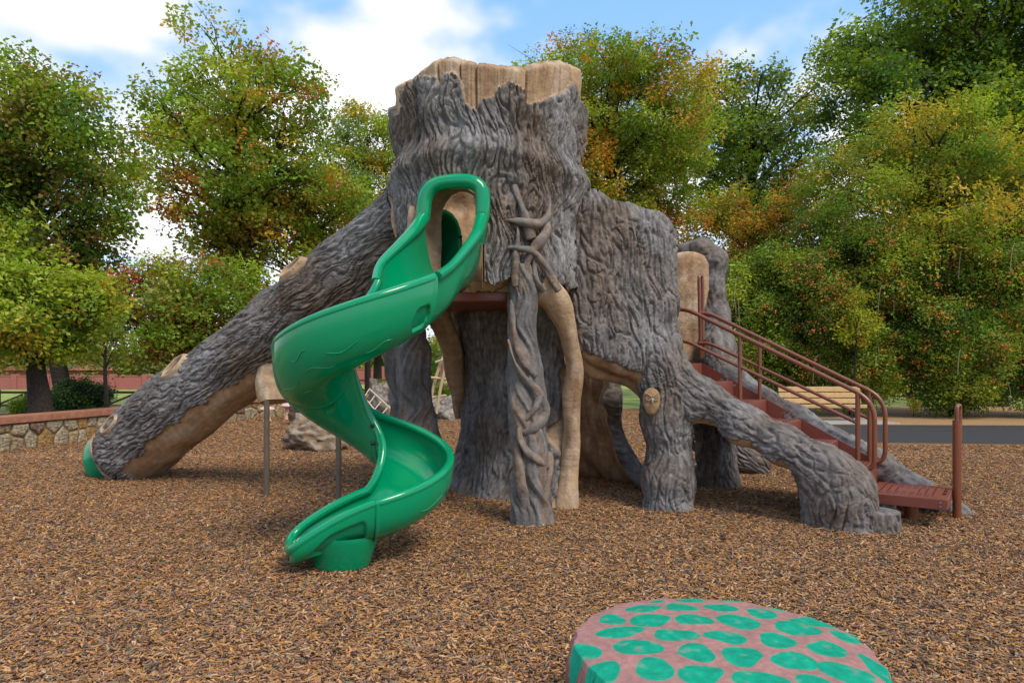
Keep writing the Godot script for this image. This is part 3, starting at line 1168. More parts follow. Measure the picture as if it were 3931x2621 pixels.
	bt = bark_tube(PackedVector3Array([Vector3(2.283, 0.736, -9.6), Vector3(2.758, 0.498, -9.6), Vector3(3.082, 0.243, -9.5), Vector3(3.435, 0.025, -9.5)]), PackedFloat32Array([0.3, 0.27, 0.2, 0.08]), 0.02, 0.03, null, null, 6.0)
	part("rear_root", bt.mesh(), M.cement, home)


func stair_point(x: float, y: float, z: float) -> Vector3:
	return Vector3(2.2, 0, -8.12) + Vector3(x, y, z).rotated(Vector3.UP, -0.61)


func build_gateway(home: Node3D) -> void:
	var g := Body.new()
	g.blend = 0.2
	g.slabs = 4
	for w in [
		[Vector3(0.753, 2.977, -7.2), Vector3(0.745, 1.699, -7.12), 0.22, 0.21], [Vector3(1.006, 2.889, -7.25), Vector3(1.002, 1.576, -7.16), 0.2, 0.2], [Vector3(1.261, 2.85, -7.3), Vector3(1.248, 1.515, -7.2), 0.2, 0.2], [Vector3(1.488, 2.787, -7.35), Vector3(1.477, 1.525, -7.25), 0.2, 0.2],
		[Vector3(1.477, 1.525, -7.25), Vector3(1.583, 0.902, -7.16), 0.2, 0.185], [Vector3(1.583, 0.902, -7.16), Vector3(1.583, 0.288, -7.12), 0.185, 0.185], [Vector3(1.583, 0.288, -7.12), Vector3(1.587, -0.065, -7.12), 0.185, 0.24],
		[Vector3(1.612, 1.309, -7.25), Vector3(1.937, 1.067, -7.06), 0.17, 0.14], [Vector3(1.937, 1.067, -7.06), Vector3(2.248, 0.843, -6.8), 0.14, 0.135], [Vector3(2.248, 0.843, -6.8), Vector3(2.551, 0.681, -6.58), 0.135, 0.13], [Vector3(2.551, 0.681, -6.58), Vector3(2.832, 0.481, -6.38), 0.13, 0.155],
		[Vector3(2.832, 0.481, -6.38), Vector3(2.963, 0.293, -6.28), 0.155, 0.2], [Vector3(2.963, 0.293, -6.28), Vector3(2.988, -0.023, -6.25), 0.2, 0.255], [Vector3(2.849, 0.32, -6.4), Vector3(2.829, 0.003, -6.4), 0.13, 0.13]]:
		g.bone(w[0], w[1], w[2], w[3])
	part("gateway_root", bark_body(g, Vector3(0.4, -0.35, -7.75), Vector3(3.5, 3.3, -5.85), 0.038, 1 if quick_look() else 2, 0.036, func(p: Vector3, n: Vector3):
		var e := -0.5 + 0.16 * n1.get_noise_3d(p.x * 4.0, p.y * 4.0, p.z * 4.0)
		return smoothstep(e - 0.05, e + 0.05, n.y) if p.y > 0.25 else 1.0), M.cement, home)
	# step cut from a stub of root
	for st in [[Vector3(3.145, -0.018, -6.18), 0.205, 0.16], [Vector3(3.374, 0.031, -6.55), 0.15, 0.2]]:
		var o: Vector3 = st[0]
		o.y = 0.0
		var r: float = st[1]
		var h: float = st[2]
		var pr := PackedVector3Array()
		var pc := PackedColorArray()
		for j in 26:
			for i in 110:
				var a := TAU * i / 110.0
				var t := j / 25.0
				var rr := r * (1.06 - 0.06 * t) * (1.0 + 0.05 * sin(a * 2.0 + 1.0)) if j < 17 else r * (1.0 - (j - 16) / 9.0) * 0.985 + 0.002
				var y := minf(j / 16.0, 1.0) * h + (0.012 * smoothstep(0.0, 0.3, (j - 16) / 9.0) if j > 16 else 0.0)
				var q := Vector3(cos(a) * rr, y * 0.6, sin(a) * rr)
				var b := bark(q + o) if j < 18 else 0.35 * bark(Vector3(q.x, q.z, q.y) + o)
				pr.append(o + Vector3(cos(a) * (rr + 0.028 * b * (1.0 if j < 18 else 0.0)), y + (0.012 * b if j >= 18 else 0.0), sin(a) * (rr + 0.028 * b * (1.0 if j < 18 else 0.0))))
				pc.append(bark_colour(q + o))
		var s := Sheet.new()
		s.grid(pr, 110, 26, true, -1.0, pc)
		part("stub_step", s.mesh(), M.cement, home)
	# far side of the stair entrance
	g = Body.new()
	g.blend = 0.14
	for w in [[Vector3(2.143, 2.894, -8.74), Vector3(2.354, 2.913, -8.72), 0.05, 0.07], [Vector3(2.354, 2.913, -8.72), Vector3(2.505, 2.755, -8.68), 0.07, 0.09], [Vector3(2.505, 2.755, -8.68), Vector3(2.497, 2.082, -8.6), 0.09, 0.11], [Vector3(2.497, 2.082, -8.6), Vector3(2.47, 1.573, -8.45), 0.11, 0.14], [Vector3(2.47, 1.573, -8.45), stair_point(0.25, 1.27, -0.18), 0.14, 0.12], [stair_point(0.25, 1.27, -0.18), stair_point(1.0, 0.86, -0.16), 0.12, 0.10], [stair_point(1.0, 0.86, -0.16), stair_point(1.8, 0.41, -0.15), 0.10, 0.10], [stair_point(1.8, 0.41, -0.15), stair_point(2.15, 0.16, -0.15), 0.11, 0.11], [stair_point(2.15, 0.16, -0.15), stair_point(2.5, 0.0, -0.15), 0.11, 0.07], [Vector3(2.454, 1.652, -8.45), Vector3(2.45, 0, -8.5), 0.16, 0.2]]:
		g.bone(w[0], w[1], w[2], w[3])
	part("entrance_root", bark_body(g, Vector3(1.95, -0.2, -9.05), Vector3(4.5, 3.1, -6.5), 0.038, 1, 0.032), M.cement, home)
	g = Body.new()
	g.blend = 0.1
	for px in [Vector3(2.059, 2.698, -8.66), Vector3(2.199, 2.72, -8.66), Vector3(2.327, 2.677, -8.66)]:
		g.bone(px, Vector3(px.x, 1.52, px.z), 0.12, 0.12)
	part("entrance_panel", bark_body(g, Vector3(1.7, 1.3, -9.0), Vector3(2.7, 2.9, -8.4), 0.03, 1, 0.0, func(_p, _n): return 0.0), M.cement, home)
	# carved owl on the leg
	var owl := Node3D.new()
	owl.name = "owl_carving"
	home.add_child(owl)
	owl.position = Vector3(1.374, 1.082, -6.915) - home.position
	owl.rotation.y = -0.1
	var s2 := Sheet.new()
	var pos := PackedVector3Array()
	var col := PackedColorArray()
	for j in 9:
		for i in 32:
			var a := TAU * i / 32.0
			var t := j / 8.0
			var k := t if t < 0.999 else 1.0
			var rr := cos(k * PI * 0.5)
			var wx := 0.085 * (1.0 + 0.16 * sin(a)) * rr
			pos.append(Vector3(cos(a) * wx, sin(a) * 0.135 * rr, 0.035 * sin(k * PI * 0.5) - 0.012))
			col.append(Color(0.46, 0.29, 0.15) * (1.0 + 0.18 * n1.get_noise_2d(cos(a) * rr * 4.0, sin(a) * rr * 9.0)))
	s2.grid(pos, 32, 9, true, 1.0, col)
	own_part("plaque", s2.mesh(), M.cement, owl)
	for sd in [-1.0, 1.0]:
		var eye := Sheet.new()
		eye.lathe(Vector3.ZERO, [[0.031, 0.0], [0.029, 0.009], [0.022, 0.010], [0.018, 0.005], [0.014, 0.007], [0.002, 0.012]], 18)
		for i in eye.v.size():
			eye.v[i] = Vector3(eye.v[i].x, -eye.v[i].z, eye.v[i].y)
			eye.n[i] = Vector3(eye.n[i].x, -eye.n[i].z, eye.n[i].y)
			eye.c.append(Color(0.40, 0.28, 0.18) if i >= 36 else Color(0.50, 0.36, 0.22))
		own_part("eye", eye.mesh(), M.cement, owl, Vector3(sd * 0.034 + 0.004, 0.035, 0.024))
		var brow := Sheet.new()
		brow.tube(PackedVector3Array([Vector3(sd * 0.006, 0.045, 0.03), Vector3(sd * 0.035, 0.068, 0.03), Vector3(sd * 0.066, 0.085, 0.016)]), PackedFloat32Array([0.011, 0.012, 0.005]), 8)
		for i in brow.v.size():
			brow.c.append(Color(0.42, 0.27, 0.15))
		own_part("brow", brow.mesh(), M.cement, owl)
	var beak := Sheet.new()
	beak.tube(PackedVector3Array([Vector3(0.004, 0.03, 0.028), Vector3(0.004, 0.008, 0.045), Vector3(0.004, -0.018, 0.034)]), PackedFloat32Array([0.012, 0.012, 0.002]), 8)
	for i in beak.v.size():
		beak.c.append(Color(0.55, 0.47, 0.36))
	own_part("beak", beak.mesh(), M.cement, owl)


func quick_look() -> bool:
	return false


const LOG_FOOT := Vector3(-4.93, 0.385, -9.2)
const LOG_HEAD := Vector3(-1.0, 2.95, -7.47)


func build_log() -> void:
	var t := thing("hollow_log_slide", "long grey bark log leaning from the stump down to the mulch, a slide inside", "slide", Vector3(-4.9, 0, -9.1))
	var ax := (LOG_HEAD - LOG_FOOT).normalized()
	var upn := (Vector3.UP - ax * ax.y).normalized()
	var front := ax.cross(upn) * -1.0
	if front.z < 0:
		front = -front
	var foot := LOG_FOOT - ax * 0.22
	var s := bark_tube(PackedVector3Array([foot, LOG_FOOT, LOG_FOOT.lerp(LOG_HEAD, 0.15) + Vector3(0, 0.02, 0), LOG_FOOT.lerp(LOG_HEAD, 0.4), LOG_FOOT.lerp(LOG_HEAD, 0.7), LOG_HEAD]), PackedFloat32Array([0.41, 0.475, 0.465, 0.43, 0.415, 0.42]), 0.0165, 0.042, func(p: Vector3, o: Vector3, al: float):
		var dn := -o.dot(upn)
		var e := 0.60 + 0.08 * n1.get_noise_2d(al * 2.5, 3.0) + 0.05 * n1.get_noise_2d(al * 9.0, 8.0) + 0.3 * smoothstep(1.9, 3.2, al) + 0.5 * smoothstep(0.35, 0.15, al)
		return 1.0 - smoothstep(e - 0.02, e + 0.02, dn), null, 12.0, false)
	part("log", s.mesh(), M.cement, t)
	# bare lip and green tube at the mouth
	var ring := PackedVector3Array()
	for i in 40:
		var a := TAU * i / 40.0
		ring.append(foot + (upn * cos(a) + front * sin(a)) * 0.42)
	ring.append(ring[0])
	var bt := bark_tube(ring, PackedFloat32Array([0.04]), 0.05, 0.0, func(_p, _o, _a): return 0.0)
	part("mouth_lip", bt.mesh(), M.cement, t)
	var sh := Sheet.new()
	var pos := PackedVector3Array()
	for j in 10:
		var k: float = [0.0, 0.3, 0.62, 0.7, 0.74, 0.74, 0.7, 0.62, 0.3, 0.0][j]
		var rr: float = [0.355, 0.355, 0.36, 0.37, 0.36, 0.335, 0.325, 0.315, 0.325, 0.325][j]
		for i in 48:
			var a := TAU * i / 48.0
			var low := 0.5 - 0.5 * cos(a)
			var c := foot + ax * 0.3 - ax * k * lerpf(0.75, 1.0, low) + Vector3(0, 0.07, 0)
			c += Vector3(-0.02, 0.02, 0) * k
			pos.append(c + (upn * cos(a) + front * sin(a)) * rr)
	sh.grid(pos, 48, 10, true, -1.0)
	part("slide_tube", sh.mesh(), M.plastic, t)
	# branch stubs with healed, bare edges
	for kn in [[0.045, 1.05, 0.15], [0.30, 0.85, 0.19], [0.715, 0.80, 0.16]]:
		var c := LOG_FOOT.lerp(LOG_HEAD, kn[0])
		var o := (upn * cos(kn[1]) + front * sin(kn[1])).normalized()
		var w := ax.cross(o).normalized()
		var rows := PackedVector3Array()
		var rc := PackedColorArray()
		var prof := [[1.55, -0.10], [1.42, 0.0], [1.26, 0.03], [1.13, 0.058], [1.0, 0.068], [0.88, 0.058], [0.78, 0.02], [0.66, -0.02], [0.3, -0.035], [0.02, -0.035]]
		for j in prof.size():
			for i in 36:
				var a := TAU * i / 36.0
				var wob := 1.0 + 0.12 * n1.get_noise_3d(cos(a) * 1.2, sin(a) * 1.2, kn[0] * 9.0)
				var p: Vector3 = c + o * (0.435 + prof[j][1] * (1.0 + 0.25 * wob)) + ax * cos(a) * kn[2] * prof[j][0] * wob + w * sin(a) * kn[2] * 0.62 * prof[j][0] * wob
				rows.append(p)
				var cb := tan_colour(p * 1.7)
				rc.append(bark_colour(p) if j < 2 else cb)
		sh = Sheet.new()
		sh.grid(rows, 36, prof.size(), true, -1.0, rc)
		part("knot", sh.mesh(), M.cement, t)
	# bare bracket under the log, on wooden poles
	var br := bark_tube(PackedVector3Array([Vector3(-2.715, 1.028, -8), Vector3(-2.726, 1.117, -8.02), Vector3(-2.732, 1.265, -8.05), Vector3(-2.688, 1.44, -8.1)]), PackedFloat32Array([0.15, 0.165, 0.18, 0.22]), 0.03, 0.0, func(_p, _o, _a): return 0.0)
	part("bracket", br.mesh(), M.cement, t)
	for p in [Vector3(-2.741, 1.05, -7.85), Vector3(-1.853, 1.622, -7.5)]:
		part("pole", bar(PackedVector3Array([Vector3(p.x, -0.1, p.z), Vector3(p.x, p.y, p.z)]), 0.031, 14), M.pole_wood, t)


# ------------------------------------------------------------------ stairs

# pressed plate with rows of slots: cells of about 15 mm, the open ones left out
func slotted_plate(x0: float, x1: float, z0: float, z1: float, y: float, open: Callable) -> ArrayMesh:
	var s := Sheet.new()
	var nx := int((x1 - x0) / 0.015)
	var nz := int((z1 - z0) / 0.015)
	var dx := (x1 - x0) / nx
	var dz := (z1 - z0) / nz
	for i in nx:
		var run := -1
		for j in nz + 1:
			var hole: bool = j == nz or open.call((i + 0.5) / nx, (j + 0.5) / nz, i, j)
			if not hole and run < 0:
				run = j
			elif hole and run >= 0:
				var a := x0 + i * dx
				var p := z0 + run * dz
				var q := z0 + j * dz
				s.quad(Vector3(a, y, p), Vector3(a + dx, y, p), Vector3(a + dx, y, q), Vector3(a, y, q), Vector3.UP)
				if j < nz:
					s.quad(Vector3(a, y, q), Vector3(a + dx, y, q), Vector3(a + dx, y - 0.02, q), Vector3(a, y - 0.02, q), Vector3(0, 0, 1))
				if run > 0:
					s.quad(Vector3(a, y, p), Vector3(a + dx, y, p), Vector3(a + dx, y - 0.02, p), Vector3(a, y - 0.02, p), Vector3(0, 0, -1))
				run = -1
	return s.mesh()


func build_stairs() -> void:
	var t := thing("staircase", "brick red steel staircase climbing into the right side of the stump", "stairs", Vector3(2.2, 0, -8.12), -0.61)
	var go := 0.362
	var rise := 0.2
	var base := 0.27
	var wide := 0.78
	for k in 6:
		var y := base + rise * (6 - k)
		var x := go * k
		var back := go if k > 0 else 0.5
		var st := own_part("step", slotted_plate(x - back, x - 0.02, 0.004, wide, y, func(_u, v, i, j): return i % 3 == 1 and j % 6 > 1 and v > 0.06 and v < 0.94), M.red_steel, t)
		var s := Sheet.new()
		s.box(Transform3D(Basis(), Vector3(x - 0.012, y - rise * 0.5 - 0.004, wide * 0.5 + 0.002)), Vector3(0.024, rise + 0.006, wide - 0.006), 0.01)
		own_part("riser", s.mesh(), M.red_steel, st)
		s = Sheet.new()
		s.box(Transform3D(Basis(), Vector3(x - back * 0.5 - 0.01, y - 0.024, wide * 0.5)), Vector3(back, 0.004, wide - 0.02), 0.001)
		own_part("pan", s.mesh(), M.red_steel, st)
	for z in [-0.012, wide + 0.012]:
		var s := Sheet.new()
		var prof := PackedVector3Array([Vector3(-0.5, base + 1.2, z), Vector3(0, base + 1.2, z), Vector3(go * 5, base + 0.2, z), Vector3(go * 5, base + 0.0, z), Vector3(go * 5 - 0.1, base + 0.02, z), Vector3(-0.5, base + 1.0, z)])
		for o in [-0.012, 0.012]:
			var pl := PackedVector3Array()
			for p in prof:
				pl.append(p + Vector3(0, 0, o))
			s.fan(pl, Vector3(0, 0, signf(o)))
		for k in prof.size():
			var a := prof[k]
			var b := prof[(k + 1) % prof.size()]
			var nor := Vector3(b.y - a.y, a.x - b.x, 0).normalized() * -1.0
			s.quad(a + Vector3(0, 0, -0.012), b + Vector3(0, 0, -0.012), b + Vector3(0, 0, 0.012), a + Vector3(0, 0, 0.012), nor)
		own_part("stringer", s.mesh(), M.red_steel, t)
	# transfer deck at the foot
	var x0 := go * 5 + 0.004
	var x1 := x0 + 0.64
	var deck := own_part("transfer_deck", slotted_plate(x0 + 0.01, x1 - 0.01, -0.02, wide - 0.02, base, func(u, v, i, j):
		if u > 0.93 and u < 0.975:
			return v > 0.15 and v < 0.75 and j % 12 > 2
		if u < 0.06 or u > 0.9 or v < 0.06 or v > 0.94:
			return false
		var du: float = absf(u - 0.5)
		var dv: float = absf(v - 0.5)
		if dv > du:
			return j % 3 == 1 and i % 4 != 0 and dv > 0.12
		return i % 4 == 1 and j % 3 != 0 and du > 0.12), M.red_steel, t)
	for b in [[Vector3((x0 + x1) * 0.5, base - 0.047, wide - 0.012), Vector3(x1 - x0, 0.092, 0.016)], [Vector3((x0 + x1) * 0.5, base - 0.047, -0.028), Vector3(x1 - x0, 0.092, 0.016)], [Vector3(x1 - 0.004, base - 0.047, wide * 0.5 - 0.02), Vector3(0.016, 0.092, wide + 0.012)], [Vector3(x0 + 0.002, base - 0.05, wide * 0.5 - 0.02), Vector3(0.016, 0.08, wide - 0.03)]]:
		var s := Sheet.new()
		s.box(Transform3D(Basis(), b[0]), b[1], 0.008)
		own_part("edge", s.mesh(), M.red_steel, deck)
	own_part("deck_leg", bar(PackedVector3Array([Vector3(x0 + 0.33, -0.1, 0.38), Vector3(x0 + 0.33, base - 0.03, 0.38)]), 0.062, 20), M.rail_steel, t)
	for bp in [Vector3(x0 + 0.07, base - 0.055, wide - 0.003), Vector3(x1 - 0.05, base - 0.03, wide - 0.003), Vector3(x1 - 0.05, base - 0.065, wide - 0.003)]:
		var b := Sheet.new()
		b.tube(PackedVector3Array([bp, bp + Vector3(0, 0, 0.008)]), PackedFloat32Array([0.007]), 8)
		own_part("bolt", b.mesh(), M.bolt_steel, t)
	# hand rails on both sides
	for side in 2:
		var z: float = [0.74, 0.04][side]
		var rail := Node3D.new()
		rail.name = "handrail"
		t.add_child(rail, true)
		var start: float = [-0.35, -0.02][side]
		own_part("top_bar", bar(rounded([Vector3(start, 2.04, z), Vector3(0.09, 2.04, z), Vector3(1.80, 1.155, z), Vector3(1.885, 1.02, z), Vector3(1.885, 0.49, z), Vector3(1.75, 0.455, z), Vector3(1.72, 0.455, z)], 0.10), 0.022, 12), M.rail_steel, rail)
		own_part("mid_bar", bar(rounded([Vector3(start, 1.70, z), Vector3(0.09, 1.70, z), Vector3(1.745, 0.90, z)], 0.08), 0.018, 12), M.rail_steel, rail)
		own_part("post", bar(PackedVector3Array([Vector3(0.66, 1.745, z), Vector3(0.66, 0.98, z)]), 0.02, 12), M.rail_steel, rail)
		own_part("post", bar(PackedVector3Array([Vector3(1.745, 1.18, z), Vector3(1.745, 0.40, z)]), 0.022, 12), M.rail_steel, rail)
	own_part("grab_bar", bar(rounded([Vector3(0.03, 1.75, -0.06), Vector3(-0.03, 1.50, -0.03), Vector3(-0.03, 2.48, 0.03), Vector3(-0.03, 2.50, -0.06), Vector3(-0.02, 2.38, -0.07), Vector3(-0.02, 1.55, -0.07)], 0.05), 0.02, 12), M.rail_steel, t)
	# grab post at the deck's outer end
	var post := own_part("grab_post", bar(PackedVector3Array([Vector3(x1 + 0.04, -0.1, 0.12), Vector3(x1 + 0.04, 0.92, 0.12)]), 0.037, 18), M.rail_steel, t)
	own_part("loop", bar(rounded([Vector3(x1 + 0.04, 0.85, 0.12), Vector3(x1 + 0.04, 1.06, 0.12), Vector3(x1 + 0.06, 1.06, 0.03), Vector3(x1 + 0.06, 0.72, 0.03), Vector3(x1 + 0.04, 0.72, 0.10)], 0.05), 0.019, 12), M.rail_steel, post)


# ------------------------------------------------------------------ spiral slide

const AXIS := Vector3(-1.134, 0, -5.42)
const LIP := [[-75.0, 0.47], [-45.0, 0.55], [0.0, 0.685], [45.0, 0.83], [90.0, 0.99], [135.0, 1.25], [180.0, 1.495], [225.0, 1.645], [270.0, 1.815], [300.0, 1.935], [330.0, 2.065]]
const DEEP := [[-75.0, 0.29], [0.0, 0.33], [90.0, 0.37], [200.0, 0.42], [330.0, 0.42]]


func chute_point(deg: float, t: float, inset: float) -> Vector3:
	var a := deg_to_rad(deg)
	var w := t * PI
	var cw := cos(w)
	var half := 0.288 - inset
	var r := 0.395 - half * signf(cw) * pow(absf(cw), 0.75)
	var lip := table(LIP, deg)
	if t < 0.5:
		lip += 0.05 * (1.0 - t * 2.0) * smoothstep(330.0, 250.0, deg) * smoothstep(-72.0, 10.0, deg)
	var y := lip - (table(DEEP, deg) - inset) * pow(sin(w), 0.8)
	return AXIS + Vector3(cos(a) * r, y, -sin(a) * r)


# pockets moulded into the outside, (angle, place across, half sizes, depth)
const POCKETS := [[320.0, 0.80, 7.0, 0.085, 0.05], [176.0, 0.68, 5.0, 0.055, 0.04], [176.0, 0.40, 5.5, 0.05, 0.04], [176.0, 0.9, 5.0, 0.05, 0.04]]


func chute(deg0: float, deg1: float, parent: Node3D, called: String) -> MeshInstance3D:
	var nu := 72
	var nv := maxi(8, int((deg0 - deg1) / 1.25))
	var outp := PackedVector3Array()
	var inp := PackedVector3Array()
	var rims := [PackedVector3Array(), PackedVector3Array()]
	for j in nv + 1:
		var g := lerpf(deg0, deg1, j / float(nv))
		for i in nu:
			var t := i / (nu - 1.0)
			var p := chute_point(g, t, 0.0)
			var dip := 0.0
			for k in POCKETS:
				var u: float = absf(g - k[0]) / k[2]
				var v: float = absf(t - k[1]) / k[3]
				if u < 1.0 and v < 1.0:
					dip += k[4] * smoothstep(1.0, 0.8, u + 0.35 * v * v) * smoothstep(1.0, 0.7, v)
			if j < 2 or j > nv - 2:
				dip -= 0.009
			outp.append(p.lerp(chute_point(g, t, 0.2), dip / 0.2) if dip != 0.0 else p)
			inp.append(chute_point(g, t, 0.022))
		rims[0].append(chute_point(g, 0.0, 0.027))
		rims[1].append(chute_point(g, 1.0, 0.027))
	var s := Sheet.new()
	s.grid(outp, nu, nv + 1, false, -1.0)
	s.grid(inp, nu, nv + 1, false, 1.0)
	var o := part(called, s.mesh(), M.plastic, parent)
	for k in 2:
		s = Sheet.new()
		s.tube(rims[k], PackedFloat32Array([0.033]), 16)
		part("rim", s.mesh(), M.plastic, o)
	return o


func build_slide() -> void:
	var t := thing("spiral_slide", "glossy green plastic spiral slide winding down from the stump's doorway", "slide", Vector3(-1.13, 0, -5.3))
	# entrance: side walls that rise into an arch round the doorway
	var mouth := PackedVector3Array([Vector3(-0.776, 2.532, -6.36), Vector3(-0.801, 2.764, -6.34), Vector3(-0.776, 2.95, -6.33), Vector3(-0.689, 3.053, -6.32), Vector3(-0.511, 3.083, -6.3), Vector3(-0.343, 3.065, -6.29), Vector3(-0.264, 2.969, -6.28), Vector3(-0.264, 2.747, -6.26), Vector3(-0.301, 2.472, -6.24)])
	var left_lip := [Vector3(-0.801, 2.764, -6.34), Vector3(-0.856, 2.603, -6.12), Vector3(-0.95, 2.428, -5.88), Vector3(-1.044, 2.236, -5.6), chute_point(330.0, 0.0, 0.0)]
	var right_lip := [Vector3(-0.267, 2.747, -6.26), Vector3(-0.296, 2.556, -5.98), Vector3(-0.379, 2.354, -5.66), Vector3(-0.464, 2.178, -5.35), chute_point(330.0, 1.0, 0.0)]
	var floor_line := [Vector3(-0.53, 2.12, -6.45), Vector3(-0.57, 2.08, -6.15), Vector3(-0.63, 1.97, -5.8), Vector3(-0.70, 1.80, -5.48), chute_point(330.0, 0.5, 0.0)]
	var nu := 56
	var nv := 44
	var lc: PackedVector3Array = smooth(PackedVector3Array(left_lip), PackedFloat32Array([1]), 0.01)[0]
	var rc: PackedVector3Array = smooth(PackedVector3Array(right_lip), PackedFloat32Array([1]), 0.01)[0]
	var fc: PackedVector3Array = smooth(PackedVector3Array(floor_line), PackedFloat32Array([1]), 0.01)[0]
	var outp := PackedVector3Array()
	var inp := PackedVector3Array()
	for j in nv + 1:
		var f := j / float(nv)
		var a := lc[int(f * (lc.size() - 1))]
		var b := rc[int(f * (rc.size() - 1))]
		var c := fc[int(f * (fc.size() - 1))]
		var mid := (a + b) * 0.5
		for i in nu:
			var w := PI * i / (nu - 1.0)
			var cw := signf(cos(w)) * pow(absf(cos(w)), 0.75)
			var sw := pow(sin(w), 0.8)
			outp.append(mid + (a - mid) * cw + (c - mid) * sw)
			inp.append(mid + (a - mid) * cw * 0.93 + (c - mid) * sw * 0.94)
	var s := Sheet.new()
	s.grid(outp, nu, nv + 1, false, -1.0)
	s.grid(inp, nu, nv + 1, false, 1.0)
	var hood := part("entrance_chute", s.mesh(), M.plastic, t)
	s = Sheet.new()
	var whole := PackedVector3Array()
	for k in range(lc.size() - 1, 0, -4):
		whole.append(lc[k])
	for p in smooth(PackedVector3Array([mouth[1], mouth[2], mouth[3], mouth[4], mouth[5], mouth[6], mouth[7]]), PackedFloat32Array([1]), 0.03)[0]:
		whole.append(p)
	for k in range(4, rc.size(), 4):
		whole.append(rc[k])
	var rr := PackedFloat32Array()
	for k in whole.size():
		rr.append(0.036 + 0.03 * smoothstep(2.2, 2.9, whole[k].y))
	s.tube(whole, rr, 20)
	part("rim", s.mesh(), M.plastic, hood)
	# flange that meets the bark
	s = Sheet.new()
	var fl := PackedVector3Array()
	for p in [Vector3(-0.885, 2.497, -6.5), Vector3(-0.891, 2.794, -6.48), Vector3(-0.856, 3.046, -6.46), Vector3(-0.723, 3.163, -6.45), Vector3(-0.522, 3.192, -6.44), Vector3(-0.319, 3.176, -6.44), Vector3(-0.207, 3.041, -6.44), Vector3(-0.203, 2.786, -6.44), Vector3(-0.235, 2.546, -6.44)]:
		fl.append(p)
	var fo: PackedVector3Array = smooth(fl, PackedFloat32Array([1]), 0.02)[0]
	var fi: PackedVector3Array = smooth(mouth, PackedFloat32Array([1]), 0.02)[0]
	var web := PackedVector3Array()
	for row in 9:
		var f := row / 8.0
		for k in 80:
			var a := fo[int(k / 79.0 * (fo.size() - 1))]
			var b := fi[int(k / 79.0 * (fi.size() - 1))]
			var e := b + (a - b).normalized() * 0.045
			web.append(a.lerp(e, f) + Vector3(0, 0, 0.075 * sin(f * PI * 0.5)))
	s.grid(web, 80, 9, false, 1.0)
	part("flange", s.mesh(), M.plastic, hood)
	chute(330.0, 186.0, t, "upper_chute")
	chute(186.0, 62.0, t, "middle_chute")
	chute(62.0, -72.0, t, "lower_chute")
	# exit trough
	var g0 := -72.0
	var dir := Vector3(sin(deg_to_rad(g0)), 0, cos(deg_to_rad(g0))).normalized()
	var sidev := Vector3(cos(deg_to_rad(g0)), 0, -sin(deg_to_rad(g0)))
	var start := AXIS + sidev * 0.395
	start.y = 0
	nv = 40
	outp = PackedVector3Array()
	inp = PackedVector3Array()
	var rims := [PackedVector3Array(), PackedVector3Array()]
	for j in nv + 1:
		var f := j / float(nv)
		var adv := 0.56 * sin(f * PI * 0.5)
		var halfw := 0.288 * lerpf(1.0, 0.84, f) * sqrt(maxf(0.0, 1.0 - pow(f, 6.0)))
		var lip := lerpf(table(LIP, g0), 0.16, f * 0.35 + 0.65 * smoothstep(-0.2, 1.0, f) * 1.1 - 0.065)
		var deep := lerpf(0.29, 0.065, pow(f, 1.2))
		var c := start + dir * adv
		for i in nu:
			var w := PI * i / (nu - 1.0)
			var cw := signf(cos(w)) * pow(absf(cos(w)), 0.75)
			var dipo := 0.0
			var tt := i / (nu - 1.0)
			if tt > 0.62 and tt < 0.93:
				var len := smoothstep(0.07, 0.10, f) * smoothstep(0.58 - absf(tt - 0.78) * 1.3, 0.50 - absf(tt - 0.78) * 1.3, f)
				dipo = 0.065 * len * smoothstep(0.62, 0.68, tt) * smoothstep(0.93, 0.87, tt)
			outp.append(c - sidev * halfw * cw * (1.0 - dipo * 2.6) + Vector3(0, lip - (deep + 0.02 * f - dipo) * pow(sin(w), 0.8), 0))
			inp.append(c - sidev * halfw * cw * 0.93 + Vector3(0, lip - deep * 0.96 * pow(sin(w), 0.8) + 0.004, 0))
		rims[0].append(c - sidev * maxf(0.0, halfw - 0.027) + Vector3(0, lip, 0))
		rims[1].append(c + sidev * maxf(0.0, halfw - 0.027) + Vector3(0, lip, 0))
	s = Sheet.new()
	s.grid(outp, nu, nv + 1, false, -1.0)
	s.grid(inp, nu, nv + 1, false, 1.0)
	var exit := part("exit_chute", s.mesh(), M.plastic, t)
	var lipline := PackedVector3Array()
	for p in rims[0]:
		lipline.append(p)
	for k in range(nv - 1, -1, -1):
		lipline.append(rims[1][k])
	s = Sheet.new()
	s.tube(lipline, PackedFloat32Array([0.033]), 16)
	part("rim", s.mesh(), M.plastic, exit)
	s = Sheet.new()
	s.lathe(start + dir * 0.20 + Vector3(0, 0, 0), [[0.15, -0.02], [0.175, 0.0], [0.195, 0.02], [0.225, 0.12], [0.26, 0.2], [0.26, 0.24]], 48, 0.9)
	part("foot", s.mesh(), M.plastic, t)
	# bolts at the joints and raised wavy lines moulded in the plastic
	for b in [chute_point(329.0, 0.0, -0.01), chute_point(58.0, 0.06, -0.03), chute_point(66.0, 0.0, -0.01)]:
		s = Sheet.new()
		s.lathe(b + Vector3(0, 0.0, 0), [[0.002, -0.016], [0.016, -0.012], [0.018, 0.0], [0.014, 0.012], [0.002, 0.016]], 14)
		part("bolt", s.mesh(), M.plastic_dark, t)
